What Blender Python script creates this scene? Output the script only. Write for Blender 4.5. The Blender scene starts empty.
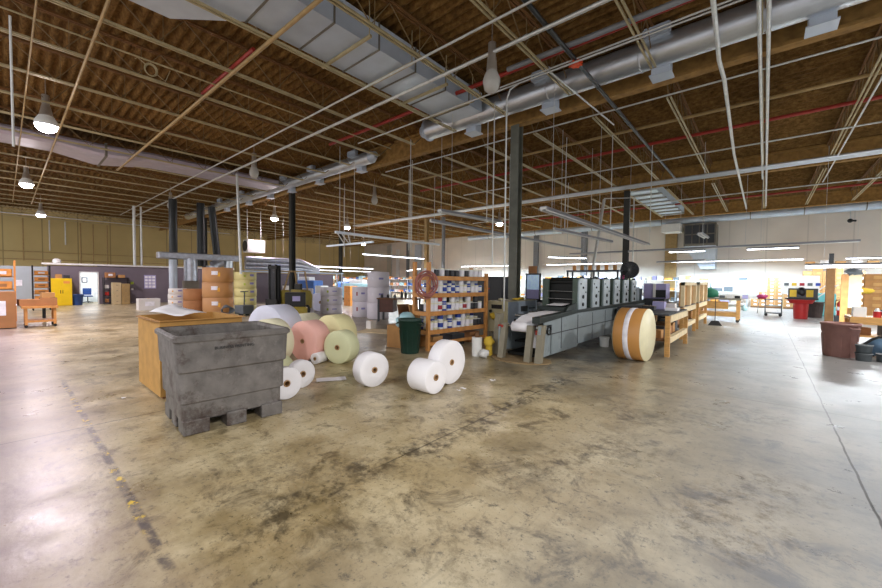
import bpy, math, random
from mathutils import Vector, Matrix, Euler
random.seed(7)
PI = math.pi
col = bpy.context.scene.collection
scene = bpy.context.scene

# ------------------------------------------------------------ mesh builder
SPLIT = {'duct_seam', 'cross_band', 'hanger', 'upright', 'castor', 'support_leg', 'louvre', 'bolt', 'knob', 'tower_post', 'guide_roller', 'reel_clamp',
         'red_brake', 'button', 'roller', 'ladder_rail', 'printed_block', 'leg', 'knockout', 'inner_frame', 'tube', 'end_cap', 'wheel', 'cross_strut', 'panel_joint', 'yellow_panel', 'fork', 'extinguisher_stand', 'top_rail', 'tape_strip', 'top_chord_none'}
def piece(fn):   # remembers where each solid of a mesh starts, so that repeated pieces can become parts of their own
    def w(s, *a, **k):
        if s.lv == 0: s.cuts.append((len(s.v), len(s.f)))
        s.lv += 1
        try: return fn(s, *a, **k)
        finally: s.lv -= 1
    return w
class MB:
    def __init__(s): s.v = []; s.f = []; s.sm = []; s.cuts = []; s.lv = 0
    def add(s, vs, fs, smooth=False):
        b = len(s.v); s.v += [tuple(p) for p in vs]
        for f in fs: s.f.append([i + b for i in f]); s.sm.append(smooth)
        return s
    @piece
    def box(s, x0, y0, z0, x1, y1, z1, rz=0, taper=0, tilt=None):
        cx, cy = (x0+x1)/2, (y0+y1)/2
        vs = []
        for z, t in ((z0, 0), (z1, taper)):
            for x, y in ((x0, y0), (x1, y0), (x1, y1), (x0, y1)):
                X = cx + (x-cx)*(1+t); Y = cy + (y-cy)*(1+t)
                if rz:
                    dx, dy = X-cx, Y-cy
                    X = cx + dx*math.cos(rz) - dy*math.sin(rz); Y = cy + dx*math.sin(rz) + dy*math.cos(rz)
                vs.append((X, Y, z))
        return s.add(vs, [(3, 2, 1, 0), (4, 5, 6, 7), (0, 1, 5, 4), (1, 2, 6, 5), (2, 3, 7, 6), (3, 0, 4, 7)])
    @piece
    def beam(s, a, b, w, h, up=(0, 0, 1)):
        a = Vector(a); b = Vector(b); d = (b-a).normalized(); u = Vector(up)
        if abs(d.dot(u)) > .98: u = Vector((1, 0, 0))
        r = d.cross(u).normalized(); u = r.cross(d).normalized()
        vs = []
        for p in (a, b):
            for i, j in ((-1, -1), (1, -1), (1, 1), (-1, 1)): vs.append(p + r*i*w/2 + u*j*h/2)
        return s.add(vs, [(3, 2, 1, 0), (4, 5, 6, 7), (0, 1, 5, 4), (1, 2, 6, 5), (2, 3, 7, 6), (3, 0, 4, 7)])
    @piece
    def cyl(s, a, b, r, r2=None, n=16, caps=True):
        a = Vector(a); b = Vector(b); r2 = r if r2 is None else r2
        d = (b-a).normalized(); u = Vector((0, 0, 1)) if abs(d.z) < .9 else Vector((1, 0, 0))
        e = d.cross(u).normalized(); g = e.cross(d)
        vs = [p + (e*math.cos(2*PI*i/n) + g*math.sin(2*PI*i/n))*rr for p, rr in ((a, r), (b, r2)) for i in range(n)]
        s.add(vs, [(i, (i+1) % n, n+(i+1) % n, n+i)[::-1] for i in range(n)], True)
        if caps:
            s.add(vs[:n], [tuple(range(n))]); s.add(vs[n:], [tuple(range(n))[::-1]])
        return s
    @piece
    def tube(s, pts, r, n=6):
        pts = [Vector(p) for p in pts]; m = len(pts); vs = []
        pe = None
        for k, p in enumerate(pts):
            d = (pts[min(k+1, m-1)] - pts[max(k-1, 0)]).normalized()
            if pe is None:
                u = Vector((0, 0, 1)) if abs(d.z) < .9 else Vector((1, 0, 0)); e = d.cross(u).normalized()
            else: e = (pe - d*pe.dot(d)).normalized()
            pe = e; g = d.cross(e)
            vs += [p + (e*math.cos(2*PI*i/n) + g*math.sin(2*PI*i/n))*r for i in range(n)]
        fs = [(k*n+i, k*n+(i+1) % n, (k+1)*n+(i+1) % n, (k+1)*n+i) for k in range(m-1) for i in range(n)]
        s.add(vs, fs, True); s.add(vs[:n], [tuple(range(n))[::-1]]); s.add(vs[-n:], [tuple(range(n))])
        return s
    @piece
    def lathe(s, prof, n=24, c=(0, 0, 0), axis='z', closed=False):
        vs = []
        for r, z in prof:
            for i in range(n):
                a = 2*PI*i/n; x, y = r*math.cos(a), r*math.sin(a)
                p = (x, y, z) if axis == 'z' else ((z, x, y) if axis == 'x' else (y, z, x))
                vs.append((p[0]+c[0], p[1]+c[1], p[2]+c[2]))
        m = len(prof)
        fs = [(k*n+i, k*n+(i+1) % n, ((k+1) % m)*n+(i+1) % n, ((k+1) % m)*n+i) for k in range(m if closed else m-1) for i in range(n)]
        return s.add(vs, fs, True)
    @piece
    def prism(s, poly, a, b, plane='xz'):
        def P(p, t): return {'xz': (p[0], t, p[1]), 'yz': (t, p[0], p[1]), 'xy': (p[0], p[1], t)}[plane]
        n = len(poly); vs = [P(p, a) for p in poly] + [P(p, b) for p in poly]
        return s.add(vs, [tuple(range(n))[::-1], tuple(range(n, 2*n))] + [(i, (i+1) % n, n+(i+1) % n, n+i) for i in range(n)])
    @piece
    def ball(s, c, r, sc=(1, 1, 1), n=12, jit=0):
        vs = []; m = n//2
        for k in range(m+1):
            t = PI*k/m
            for i in range(n):
                a = 2*PI*i/n; j = 1 + (random.uniform(-jit, jit) if 0 < k < m else 0)
                vs.append((c[0]+r*sc[0]*math.sin(t)*math.cos(a)*j, c[1]+r*sc[1]*math.sin(t)*math.sin(a)*j, c[2]+r*sc[2]*math.cos(t)*j))
        return s.add(vs, [(k*n+i, (k+1)*n+i, (k+1)*n+(i+1) % n, k*n+(i+1) % n) for k in range(m) for i in range(n)], True)
    def build(s, name, m, parent=None, loc=(0, 0, 0), rz=0, bev=0):
        if name in SPLIT and parent and len(s.cuts) > 1 and s.cuts[0] == (0, 0):
            o = None
            for i, (v0, f0) in enumerate(s.cuts):
                v1, f1 = s.cuts[i+1] if i+1 < len(s.cuts) else (len(s.v), len(s.f))
                q = MB(); q.v = s.v[v0:v1]; q.f = [[x-v0 for x in f] for f in s.f[f0:f1]]; q.sm = s.sm[f0:f1]
                o = q.build(name, m, parent, loc, rz, bev)
            return o
        me = bpy.data.meshes.new(name); me.from_pydata(s.v, [], s.f)
        me.polygons.foreach_set('use_smooth', s.sm); me.materials.append(m)
        import bmesh
        bm = bmesh.new(); bm.from_mesh(me); bmesh.ops.recalc_face_normals(bm, faces=bm.faces); bm.to_mesh(me); bm.free()
        o = bpy.data.objects.new(name, me); col.objects.link(o)
        if parent: o.parent = parent
        o.location = loc; o.rotation_euler = (0, 0, rz)
        if bev:
            b = o.modifiers.new('bevel', 'BEVEL'); b.width = bev; b.segments = 2; b.limit_method = 'ANGLE'; b.angle_limit = 0.6
        return o

def tag(o, label, cat, group=None, kind=None):
    if label: o['label'] = label
    if cat: o['category'] = cat
    if group: o['group'] = group
    if kind: o['kind'] = kind
    return o
def thing(name, label, cat, loc=(0, 0, 0), rz=0, group=None):
    o = bpy.data.objects.new(name, None); col.objects.link(o)
    o.location = loc; o.rotation_euler = (0, 0, rz); o.empty_display_size = .1
    return tag(o, label, cat, group)
def struct(o): o['kind'] = 'structure'; return o
def dup(root, loc, rz=None, label=None, group=None):
    def cp(o, par):
        c = o.copy(); col.objects.link(c)
        if par: c.parent = par
        for ch in list(o.children): cp(ch, c)
        return c
    r = cp(root, None); r.location = loc
    if rz is not None: r.rotation_euler = (0, 0, rz)
    if label: r['label'] = label
    if group: r['group'] = group
    return r

# ------------------------------------------------------------ materials
def srgb(h):
    if isinstance(h, str): c = [int(h[i:i+2], 16)/255 for i in (0, 2, 4)]
    else: c = [x/255 for x in h]
    return tuple(x/12.92 if x <= .04045 else ((x+.055)/1.055)**2.4 for x in c) + (1,)
_m = {}
def mat(name, c, rough=.6, metal=0, var=.15, scale=6, bump=0, spec=.5, emit=None, es=0, stretch=(1, 1, 1), rvar=0, trans=0):
    if name in _m: return _m[name]
    m = bpy.data.materials.new(name); m.use_nodes = True; nt = m.node_tree; b = nt.nodes['Principled BSDF']
    N = nt.nodes.new; L = nt.links.new
    c = srgb(c)
    tc = N('ShaderNodeTexCoord'); mp = N('ShaderNodeMapping'); L(tc.outputs['Object'], mp.inputs['Vector']); mp.inputs['Scale'].default_value = stretch
    n = N('ShaderNodeTexNoise'); n.inputs['Scale'].default_value = scale; n.inputs['Detail'].default_value = 5; L(mp.outputs[0], n.inputs['Vector'])
    mx = N('ShaderNodeMix'); mx.data_type = 'RGBA'
    mx.inputs[6].default_value = tuple(x*(1-var) for x in c[:3]) + (1,); mx.inputs[7].default_value = tuple(min(1, x*(1+var)) for x in c[:3]) + (1,)
    rp = N('ShaderNodeMapRange'); rp.inputs[1].default_value = .3; rp.inputs[2].default_value = .7
    L(n.outputs['Fac'], rp.inputs[0]); L(rp.outputs[0], mx.inputs[0]); L(mx.outputs[2], b.inputs['Base Color'])
    b.inputs['Roughness'].default_value = rough; b.inputs['Metallic'].default_value = metal
    b.inputs['Specular IOR Level'].default_value = spec
    if rvar:
        r2 = N('ShaderNodeMapRange'); r2.inputs[1].default_value = .3; r2.inputs[2].default_value = .7; r2.inputs[3].default_value = rough-rvar; r2.inputs[4].default_value = rough+rvar
        L(n.outputs['Fac'], r2.inputs[0]); L(r2.outputs[0], b.inputs['Roughness'])
    if bump:
        bp = N('ShaderNodeBump'); bp.inputs['Strength'].default_value = bump; bp.inputs['Distance'].default_value = .02
        L(n.outputs['Fac'], bp.inputs['Height']); L(bp.outputs[0], b.inputs['Normal'])
    if emit:
        b.inputs['Emission Color'].default_value = srgb(emit); b.inputs['Emission Strength'].default_value = es
    if trans: b.inputs['Transmission Weight'].default_value = trans
    _m[name] = m; return m

M = dict(
    joist=mat('joist_paint', 'b0a27c', .5, .2, .15, 3), web=mat('dark_joist_web', '7d6743', .7, .1, .2, 4), foamtop=mat('foam_covered_chord', '6e4a22', .9, 0, .2, 6, .4), girder=mat('foam_girder', '98743e', .95, 0, .3, 5, .6),
    column=mat('column_paint', '66675c', .5, .1, .2, 3), coldark=mat('dark_column_paint', '33332f', .5, .1, .2, 3),
    galv=mat('galvanised', 'd0d6dc', .33, .8, .06, 4), galvb=mat('galvanised_sheet', 'c0cad6', .45, .3, .08, 2, .04, rvar=.06),
    duct=mat('duct_side', '7c776c', .55, .5, .12, 2), conduit=mat('conduit', 'cfd0cc', .4, .6, .1, 8), blackiron=mat('black_iron', '2a2c2c', .35, .3, .1, 5),
    grayp=mat('grey_pipe', '85878a', .5, .2, .1, 5), redp=mat('red_pipe', '9c2a1c', .5, 0, .15, 5), tanp=mat('tan_pipe', 'a98d5c', .5, .1, .15, 5),
    brownp=mat('brown_pipe', '7a4c38', .6, 0, .15, 5),
    orangebox=mat('orange_box', 'e2511c', .5, 0, .1, 5), whitep=mat('white_paint', 'e6e6e2', .45, 0, .05, 4), shade=mat('fixture_shade', 'a7aab2', .4, .4, .06, 4),
    glass=mat('lamp_glass', 'b2aea6', .2, 0, .05, 6), lampm=mat('lamp_metal', 'a9a094', .4, .6, .1, 6),
    wood=mat('pine_wood', 'c99a5a', .6, 0, .18, 5, .1, stretch=(1, 1, 5)), woodl=mat('pale_wood', 'dcc9a0', .6, 0, .12, 5, .1), woodo=mat('orange_wood', 'c98d4e', .55, 0, .2, 5, .1),
    woodd=mat('dark_wood', '6e4b2c', .65, 0, .2, 5, .1), card=mat('cardboard', 'b98a55', .8, 0, .1, 4, .05), cardy=mat('yellow_cardboard', 'bd904e', .78, 0, .14, 5, .08),
    cardin=mat('cardboard_inside', 'cda468', .8, 0, .1, 4), cardd=mat('brown_cardboard', 'a8754a', .8, 0, .1, 3), craft=mat('kraft_wrap', 'c68f4e', .45, 0, .06, 1.5, .02, stretch=(1, 1, 1)),
    poly=mat('grey_polyethylene', '6a6663', .55, 0, .28, 7, .25), polyd=mat('grey_poly_dark', '4e4c4a', .6, 0, .25, 6, .2),
    pw=mat('white_paper', 'f4f3f7', .75, 0, .02, 3), pp=mat('pink_paper', 'f6bfb4', .75, 0, .03, 3), py=mat('yellow_paper', 'f2eab4', .75, 0, .03, 3),
    pc=mat('cream_paper', 'f3efd0', .75, 0, .03, 3), pg=mat('green_paper', 'dde0b6', .75, 0, .04, 4), pb=mat('lavender_paper', 'e2e5f8', .75, 0, .03, 3),
    core=mat('paper_core', 'b08c62', .8, 0, .2, 10), dark=mat('dark_void', '14110f', .9, 0, .2, 5),
    wrapw=mat('white_wrap', 'e2dde4', .6, 0, .05, 3, .05), wrapy=mat('yellow_wrap', 'd9cf8e', .6, 0, .08, 3, .05), wrapb=mat('brown_wrap', 'c2905e', .6, 0, .08, 2, .05),
    tape=mat('clear_tape', 'e4dfe6', .3), purple=mat('purple_label', '8f8bbf', .6), lab=mat('white_label', 'eceaf2', .6), labg=mat('green_label', 'b8c83e', .6), laby=mat('yellow_label', 'f0b53a', .6),
    press=mat('press_grey', '939fa4', .4, .2, .1, 3, rvar=.06), pressd=mat('press_dark', '2f3735', .45, .3, .2, 5), pressb=mat('press_black', '0c0e0b', .6, .1, .2, 5), pressg=mat('press_green', '4c5a50', .45, .2, .15, 5),
    pressl=mat('press_light', 'b4c0c6', .35, .25, .12, 4), trestle=mat('trestle_grey', '8a8472', .6, .1, .15, 5), console=mat('console_beige', 'b0a988', .5, .1, .12, 5), consoleb=mat('console_blue', '9aa6b4', .45, .1, .1, 4),
    steel=mat('steel', '9a9a98', .25, .95, .08, 5), green=mat('green_plastic', '14372e', .45, 0, .12, 5), brown=mat('brown_plastic', '8c665e', .5, 0, .12, 5, .05),
    grayb=mat('bucket_grey', '5d6468', .5, 0, .12, 5), black=mat('black_plastic', '17181a', .45, 0, .12, 5), red=mat('red_plastic', 'b3201f', .4, 0, .08, 5), yellow=mat('yellow_paint', 'efc911', .4, 0, .05, 3),
    blue=mat('blue_plastic', '2b4f94', .45, 0, .1, 5), lblue=mat('pale_blue_plastic', 'a9d3dc', .4, 0, .1, 7, .3), cyan=mat('cyan_plastic', '6fc9d0', .5, 0, .1, 5), orange=mat('orange_paint', 'e89a4a', .55, 0, .12, 5),
    white=mat('white_plastic', 'e8e8e6', .4, 0, .04, 5), cream=mat('cream_plastic', 'e2dcb8', .45, 0, .05, 5), inkblue=mat('ink_blue', '23409a', .45, 0, .1, 5), inkred=mat('ink_red', 'a32634', .45, 0, .1, 5), pinkc=mat('pink_plastic', 'd8508c', .5),
    inkdark=mat('ink_dark', '2a2830', .5, 0, .1, 5), beigem=mat('beige_metal', 'c8b48c', .45, .1, .06, 5), door=mat('room_white', 'e4e9ec', .6), purplew=mat('purple_wall_paint', '756b74', .7, 0, .05, 2),
    greyw=mat('grey_wall_paint', 'a5aeb4', .7, 0, .05, 2), foil=mat('foil_insulation', 'b9bcc6', .32, .7, .15, 6, .7), forky=mat('forklift_yellow', 'a8963a', .5, .1, .2, 4), tanstrap=mat('tan_strap', 'b49a6c', .7),
    hose=mat('red_hose', 'a86a60', .5, 0, .2, 8), ylw=mat('yellow_cloth', 'd6b53e', .8, 0, .1, 8, .3), bluem=mat('blue_machine', '3f66a8', .5, .1, .15, 5), teal=mat('green_tarp', '1d6a4c', .7, 0, .15, 8, .3),
    tubeon=mat('lit_tube', 'ffffff', .5, emit='f2f8ff', es=9), bulbon=mat('lit_bulb', 'ffffff', .5, emit='fff4fb', es=60), screen=mat('display_glow', 'cfe4f4', .3, emit='9fc0e6', es=.25),
    lav=mat('lavender_carton', 'a9a4d0', .7, 0, .08, 4), silver=mat('silver_reel', '8e96a2', .2, .9, .3, 9), rust=mat('orange_rust', '9a5a2a', .7, 0, .2, 5), boxw=mat('white_carton', 'e0dcd8', .7, 0, .06, 3), dgrey=mat('dark_grey', '3c3e42', .5, .1, .1, 5),
)

def add_blotch(m, c, scale, a, b_, f=.8):
    nt = m.node_tree; bs = nt.nodes['Principled BSDF']; src = bs.inputs['Base Color'].links[0].from_socket
    tc = nt.nodes.new('ShaderNodeTexCoord'); n = nt.nodes.new('ShaderNodeTexNoise'); n.inputs['Scale'].default_value = scale; n.inputs['Detail'].default_value = 9; n.inputs['Roughness'].default_value = .75
    nt.links.new(tc.outputs['Object'], n.inputs['Vector']); r = nt.nodes.new('ShaderNodeMapRange'); nt.links.new(n.outputs['Fac'], r.inputs[0])
    r.inputs[1].default_value = a; r.inputs[2].default_value = b_; r.inputs[4].default_value = f
    mx = nt.nodes.new('ShaderNodeMix'); mx.data_type = 'RGBA'; nt.links.new(r.outputs[0], mx.inputs[0]); nt.links.new(src, mx.inputs[6]); mx.inputs[7].default_value = srgb(c)
    nt.links.new(mx.outputs[2], bs.inputs['Base Color'])
add_blotch(M['poly'], '3b2a22', 2.6, .5, .62)
add_blotch(M['poly'], '8d8885', 9, .55, .68, .5)
add_blotch(M['press'], '5c5f5c', 3, .55, .68, .5)
add_blotch(M['cardy'], '8a6230', 5, .6, .68, .4)
# --- floor
def floor_mat():
    m = bpy.data.materials.new('stained_concrete'); m.use_nodes = True; nt = m.node_tree; b = nt.nodes['Principled BSDF']
    N = nt.nodes.new; L = nt.links.new
    g = N('ShaderNodeNewGeometry'); P = g.outputs['Position']
    sep = N('ShaderNodeSeparateXYZ'); L(P, sep.inputs[0])
    def noise(sc, det=6, rough=.6, str_=None, dist=0, off=(0, 0, 0)):
        mp = N('ShaderNodeMapping'); L(P, mp.inputs[0]); mp.inputs['Location'].default_value = off
        if str_: mp.inputs['Scale'].default_value = str_
        n = N('ShaderNodeTexNoise'); n.inputs['Scale'].default_value = sc; n.inputs['Detail'].default_value = det; n.inputs['Roughness'].default_value = rough; n.inputs['Distortion'].default_value = dist
        L(mp.outputs[0], n.inputs['Vector']); return n.outputs['Fac']
    def rng(x, a, b_, c=0, d=1):
        r = N('ShaderNodeMapRange'); L(x, r.inputs[0]); r.inputs[1].default_value = a; r.inputs[2].default_value = b_; r.inputs[3].default_value = c; r.inputs[4].default_value = d
        return r.outputs[0]
    def math_(op, a, b_=None, c=None):
        n = N('ShaderNodeMath'); n.operation = op
        for i, x in enumerate((a, b_, c)):
            if x is None: continue
            if isinstance(x, (int, float)): n.inputs[i].default_value = x
            else: L(x, n.inputs[i])
        return n.outputs[0]
    def mix(f, a, b_, mode='MIX'):
        n = N('ShaderNodeMix'); n.data_type = 'RGBA'; n.blend_type = mode
        if isinstance(f, (int, float)): n.inputs[0].default_value = f
        else: L(f, n.inputs[0])
        for i, x in ((6, a), (7, b_)):
            if isinstance(x, tuple): n.inputs[i].default_value = x
            else: L(x, n.inputs[i])
        return n.outputs[2]
    base = mix(rng(noise(.35, 5), .35, .65), srgb('c2b28c'), srgb('a89670'))
    base = mix(rng(noise(1.3, 8, .65, off=(3, 7, 0)), .45, .7), base, srgb('d6c9a6'))
    base = mix(math_('MULTIPLY', rng(noise(.8, 8, .7, off=(11, 2, 0)), .47, .62), .7), base, srgb('7c6b44'))
    base = mix(math_('MULTIPLY', rng(noise(2.2, 9, .75, off=(1, 9, 0), dist=.6), .53, .64), .75), base, srgb('54462c'))
    base = mix(math_('MULTIPLY', rng(noise(8, 7, .78), .56, .67), .8), base, srgb('3c3424'))
    base = mix(math_('MULTIPLY', rng(noise(22, 5, .75, off=(5, 5, 0)), .57, .67), .7), base, srgb('2e2a20'))
    # fine streaks along the traffic direction
    base = mix(math_('MULTIPLY', rng(noise(3, 8, .7, (6, .5, 1), off=(4, 0, 0)), .55, .72), .3), base, srgb('5b5240'))
    base = mix(math_('MULTIPLY', rng(noise(3, 8, .7, (.5, 6, 1)), .58, .75), .25), base, srgb('c2b79c'))
    # large colour areas: reflected light painted in, blue-grey at right and mauve at left
    base = mix(math_('MULTIPLY', rng(math_('ADD', sep.outputs[0], math_('MULTIPLY', noise(.3), 2.0)), -1.2, 2.4), .8), base, srgb('98a3b0'))
    base = mix(math_('MULTIPLY', rng(math_('ADD', sep.outputs[1], math_('MULTIPLY', noise(1.2), .8)), 1.25, .35), .75), base, srgb('8a7a80'))
    base = mix(math_('MULTIPLY', rng(math_('ADD', sep.outputs[1], math_('MULTIPLY', noise(.6, off=(2, 2, 0)), 4)), 6.5, 12), .55), base, srgb('7c7a74'))
    def line(axis, pos, w, lo=None, hi=None, wob=.0, dens=None):
        x = sep.outputs[axis]; o = sep.outputs[1-axis]
        if wob: x = math_('ADD', x, math_('MULTIPLY', math_('SUBTRACT', noise(1.5, 4), .5), wob))
        d = math_('ABSOLUTE', math_('SUBTRACT', x, pos))
        f = rng(d, w*.5, w, 1, 0)
        if lo is not None: f = math_('MULTIPLY', f, rng(o, lo-.2, lo+.2)); f = math_('MULTIPLY', f, rng(o, hi-.3, hi+.3, 1, 0))
        if dens: f = math_('MULTIPLY', f, rng(noise(dens[0], 6, .7, off=(dens[1], 0, 0)), dens[2], dens[3]))
        return f
    base = mix(math_('MULTIPLY', line(0, .70, .012, -5, 40, .05), .8), base, srgb('20201e'))
    base = mix(math_('MULTIPLY', line(0, -5.97, .014), .7), base, srgb('2a241c'))
    base = mix(math_('MULTIPLY', line(0, -2.69, .012, 2.2, 6.8, .05), .6), base, srgb('2a241c'))
    base = mix(math_('MULTIPLY', line(0, -2.69, .22, .9, 6.8, .5, (5, 0, .45, .6)), .8), base, srgb('332a1c'))
    base = mix(math_('MULTIPLY', line(1, 7.35, .012, -3, 40, .03), .5), base, srgb('2a241c'))
    base = mix(math_('MULTIPLY', line(1, .62, .04, -9, -2.5, .06, (6, 3, .42, .55)), .8), base, srgb('403a40'))
    base = mix(line(1, .62, .045, -9, -3.3, .06, (9, 13, .56, .6)), base, srgb('e0be34'))
    base = mix(math_('MULTIPLY', line(0, -12.9, .014), .5), base, srgb('2a241c'))
    def seg(x0, y0, x1, y1, w, wob, sc):
        dx, dy = x1-x0, y1-y0; ln = math.hypot(dx, dy); dx /= ln; dy /= ln
        u = math_('ADD', math_('MULTIPLY', math_('SUBTRACT', sep.outputs[0], x0), dx), math_('MULTIPLY', math_('SUBTRACT', sep.outputs[1], y0), dy))
        v = math_('ADD', math_('MULTIPLY', math_('SUBTRACT', sep.outputs[0], x0), -dy), math_('MULTIPLY', math_('SUBTRACT', sep.outputs[1], y0), dx))
        v = math_('ABSOLUTE', math_('ADD', v, math_('MULTIPLY', math_('SUBTRACT', noise(sc, 5, .6, off=(x0, y0, 0)), .5), wob)))
        f = math_('MULTIPLY', rng(v, w*.4, w, 1, 0), math_('MULTIPLY', rng(u, -.15, .15), rng(u, ln-.15, ln+.15, 1, 0)))
        return math_('MULTIPLY', f, rng(noise(7, 8, .8, off=(y0, x0, 0)), .47, .66))
    for s_ in ((-4.15, 1.5, -2.9, 1.8, .28, .5, 2), (-3.7, 1.2, -2.2, 2.6, .3, .6, 1.5), (-5.9, .25, -4.3, .32, .03, .3, 1.2), (-5.4, .2, -4.4, .22, .02, .3, 1.2), (-2.5, 1.6, -1.1, 1.9, .4, .7, 1.5), (-1.9, 2.7, -.9, 4.6, .5, .7, 1.2), (-.3, 3.0, .2, 4.6, .45, .6, 1.2), (-1.3, 5.2, .1, 6.8, .6, .7, 1), (-3.9, 1.0, -3.7, 1.05, .10, .1, 3)):
        base = mix(math_('MULTIPLY', seg(*s_), .6), base, srgb('4a3f2a'))
    # darker blotchy zone under the press
    press_zone = math_('MULTIPLY', rng(math_('ABSOLUTE', math_('ADD', sep.outputs[0], 3.6)), 2.0, .8), rng(sep.outputs[1], 5.5, 7.6))
    base = mix(math_('MULTIPLY', press_zone, rng(noise(1.1, 7, .7, off=(8, 8, 0)), .4, .6, .15, .8)), base, srgb('2c2a26'))
    L(base, b.inputs['Base Color'])
    rg = rng(noise(1.7, 7, .7, off=(20, 0, 0)), .3, .7, .24, .42)
    L(rg, b.inputs['Roughness'])
    b.inputs['Specular IOR Level'].default_value = .62
    bp = N('ShaderNodeBump'); bp.inputs['Strength'].default_value = .10; bp.inputs['Distance'].default_value = .02
    L(noise(14, 5), bp.inputs['Height']); L(bp.outputs[0], b.inputs['Normal'])
    return m

def wall_mat(name, c, axis, period, seam, dark=.55):
    m = bpy.data.materials.new(name); m.use_nodes = True; nt = m.node_tree; b = nt.nodes['Principled BSDF']
    N = nt.nodes.new; L = nt.links.new
    g = N('ShaderNodeNewGeometry'); sep = N('ShaderNodeSeparateXYZ'); L(g.outputs['Position'], sep.inputs[0])
    fr = N('ShaderNodeMath'); fr.operation = 'PINGPONG'; L(sep.outputs[axis], fr.inputs[0]); fr.inputs[1].default_value = period/2
    mr = N('ShaderNodeMapRange'); L(fr.outputs[0], mr.inputs[0]); mr.inputs[1].default_value = seam*.5; mr.inputs[2].default_value = seam; mr.inputs[3].default_value = 1; mr.inputs[4].default_value = 0
    n = N('ShaderNodeTexNoise'); n.inputs['Scale'].default_value = .6; n.inputs['Detail'].default_value = 6; L(g.outputs['Position'], n.inputs['Vector'])
    c = srgb(c)
    m1 = N('ShaderNodeMix'); m1.data_type = 'RGBA'; L(n.outputs['Fac'], m1.inputs[0]); m1.inputs[6].default_value = tuple(x*.85 for x in c[:3])+(1,); m1.inputs[7].default_value = tuple(min(1, x*1.12) for x in c[:3])+(1,)
    m2 = N('ShaderNodeMix'); m2.data_type = 'RGBA'; L(mr.outputs[0], m2.inputs[0]); L(m1.outputs[2], m2.inputs[6]); m2.inputs[7].default_value = tuple(x*dark for x in c[:3])+(1,)
    L(m2.outputs[2], b.inputs['Base Color']); b.inputs['Roughness'].default_value = .75
    return m

def foam_mat():
    m = bpy.data.materials.new('sprayed_foam'); m.use_nodes = True; nt = m.node_tree; b = nt.nodes['Principled BSDF']
    N = nt.nodes.new; L = nt.links.new
    g = N('ShaderNodeNewGeometry')
    mp = N('ShaderNodeMapping'); L(g.outputs['Position'], mp.inputs[0]); mp.inputs['Scale'].default_value = (.8, 1.4, 1)
    n = N('ShaderNodeTexNoise'); n.inputs['Scale'].default_value = 7; n.inputs['Detail'].default_value = 8; n.inputs['Roughness'].default_value = .7; L(mp.outputs[0], n.inputs['Vector'])
    n2 = N('ShaderNodeTexNoise'); n2.inputs['Scale'].default_value = .35; n2.inputs['Detail'].default_value = 4; L(g.outputs['Position'], n2.inputs['Vector'])
    cr = N('ShaderNodeValToRGB'); e = cr.color_ramp.elements
    e[0].position = .28; e[0].color = srgb('463418'); e[1].position = .75; e[1].color = srgb('9c7c48')
    x = e.new(.5); x.color = srgb('75562e')
    L(n.outputs['Fac'], cr.inputs[0])
    m1 = N('ShaderNodeMix'); m1.data_type = 'RGBA'; m1.blend_type = 'MULTIPLY'; m1.inputs[0].default_value = .7
    r = N('ShaderNodeMapRange'); L(n2.outputs['Fac'], r.inputs[0]); r.inputs[1].default_value = .35; r.inputs[2].default_value = .65; r.inputs[3].default_value = .65; r.inputs[4].default_value = 1.15
    L(cr.outputs[0], m1.inputs[6]); L(r.outputs[0], m1.inputs[7]); L(m1.outputs[2], b.inputs['Base Color'])
    b.inputs['Roughness'].default_value = .95; b.inputs['Specular IOR Level'].default_value = .15
    bp = N('ShaderNodeBump'); bp.inputs['Strength'].default_value = .7; bp.inputs['Distance'].default_value = .035
    L(n.outputs['Fac'], bp.inputs['Height']); L(bp.outputs[0], b.inputs['Normal'])
    return m
# ------------------------------------------------------------ camera, world
H = 1.75
cd = bpy.data.cameras.new('camera'); cam = bpy.data.objects.new('camera', cd); col.objects.link(cam); scene.camera = cam
cd.sensor_fit = 'HORIZONTAL'; cd.sensor_width = 36; cd.lens = 36*376/882; cd.clip_end = 200
R = Matrix.Rotation(math.radians(40.7), 4, 'Z') @ Matrix.Rotation(math.radians(90), 4, 'X') @ Matrix.Rotation(math.radians(-1.966), 4, 'X') @ Matrix.Rotation(math.radians(.633), 4, 'Z')
cam.matrix_world = Matrix.Translation((0, 0, H)) @ R
w = bpy.data.worlds.new('world'); scene.world = w; w.use_nodes = True
w.node_tree.nodes['Background'].inputs[0].default_value = (.95, .97, 1, 1); w.node_tree.nodes['Background'].inputs[1].default_value = 1.15
scene.view_settings.view_transform = 'Standard'; scene.view_settings.look = 'None'; scene.view_settings.gamma = 1; scene.view_settings.exposure = .04

# ------------------------------------------------------------ shell
WX, BY = -51.0, 39.5
def plane(name, pts, m, nrm=None):
    b = MB(); b.add(pts, [tuple(range(len(pts)))]); return struct(b.build(name, m))
o = MB().box(WX-.2, -9, -.3, 15, BY+.3, 0).build('floor', floor_mat()); struct(o)
wl = wall_mat('yellow_block_wall', 'c8b47c', 1, 2.4, .05); wb = wall_mat('cream_panel_wall', 'e6ddd0', 0, 2.35, .05, .85)
struct(MB().box(WX-.3, -9, 0, WX, BY+.3, 8.3).build('wall_left', wl))
struct(MB().box(WX, BY, 0, 15, BY+.3, 8.3).build('wall_back', wb))
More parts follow.
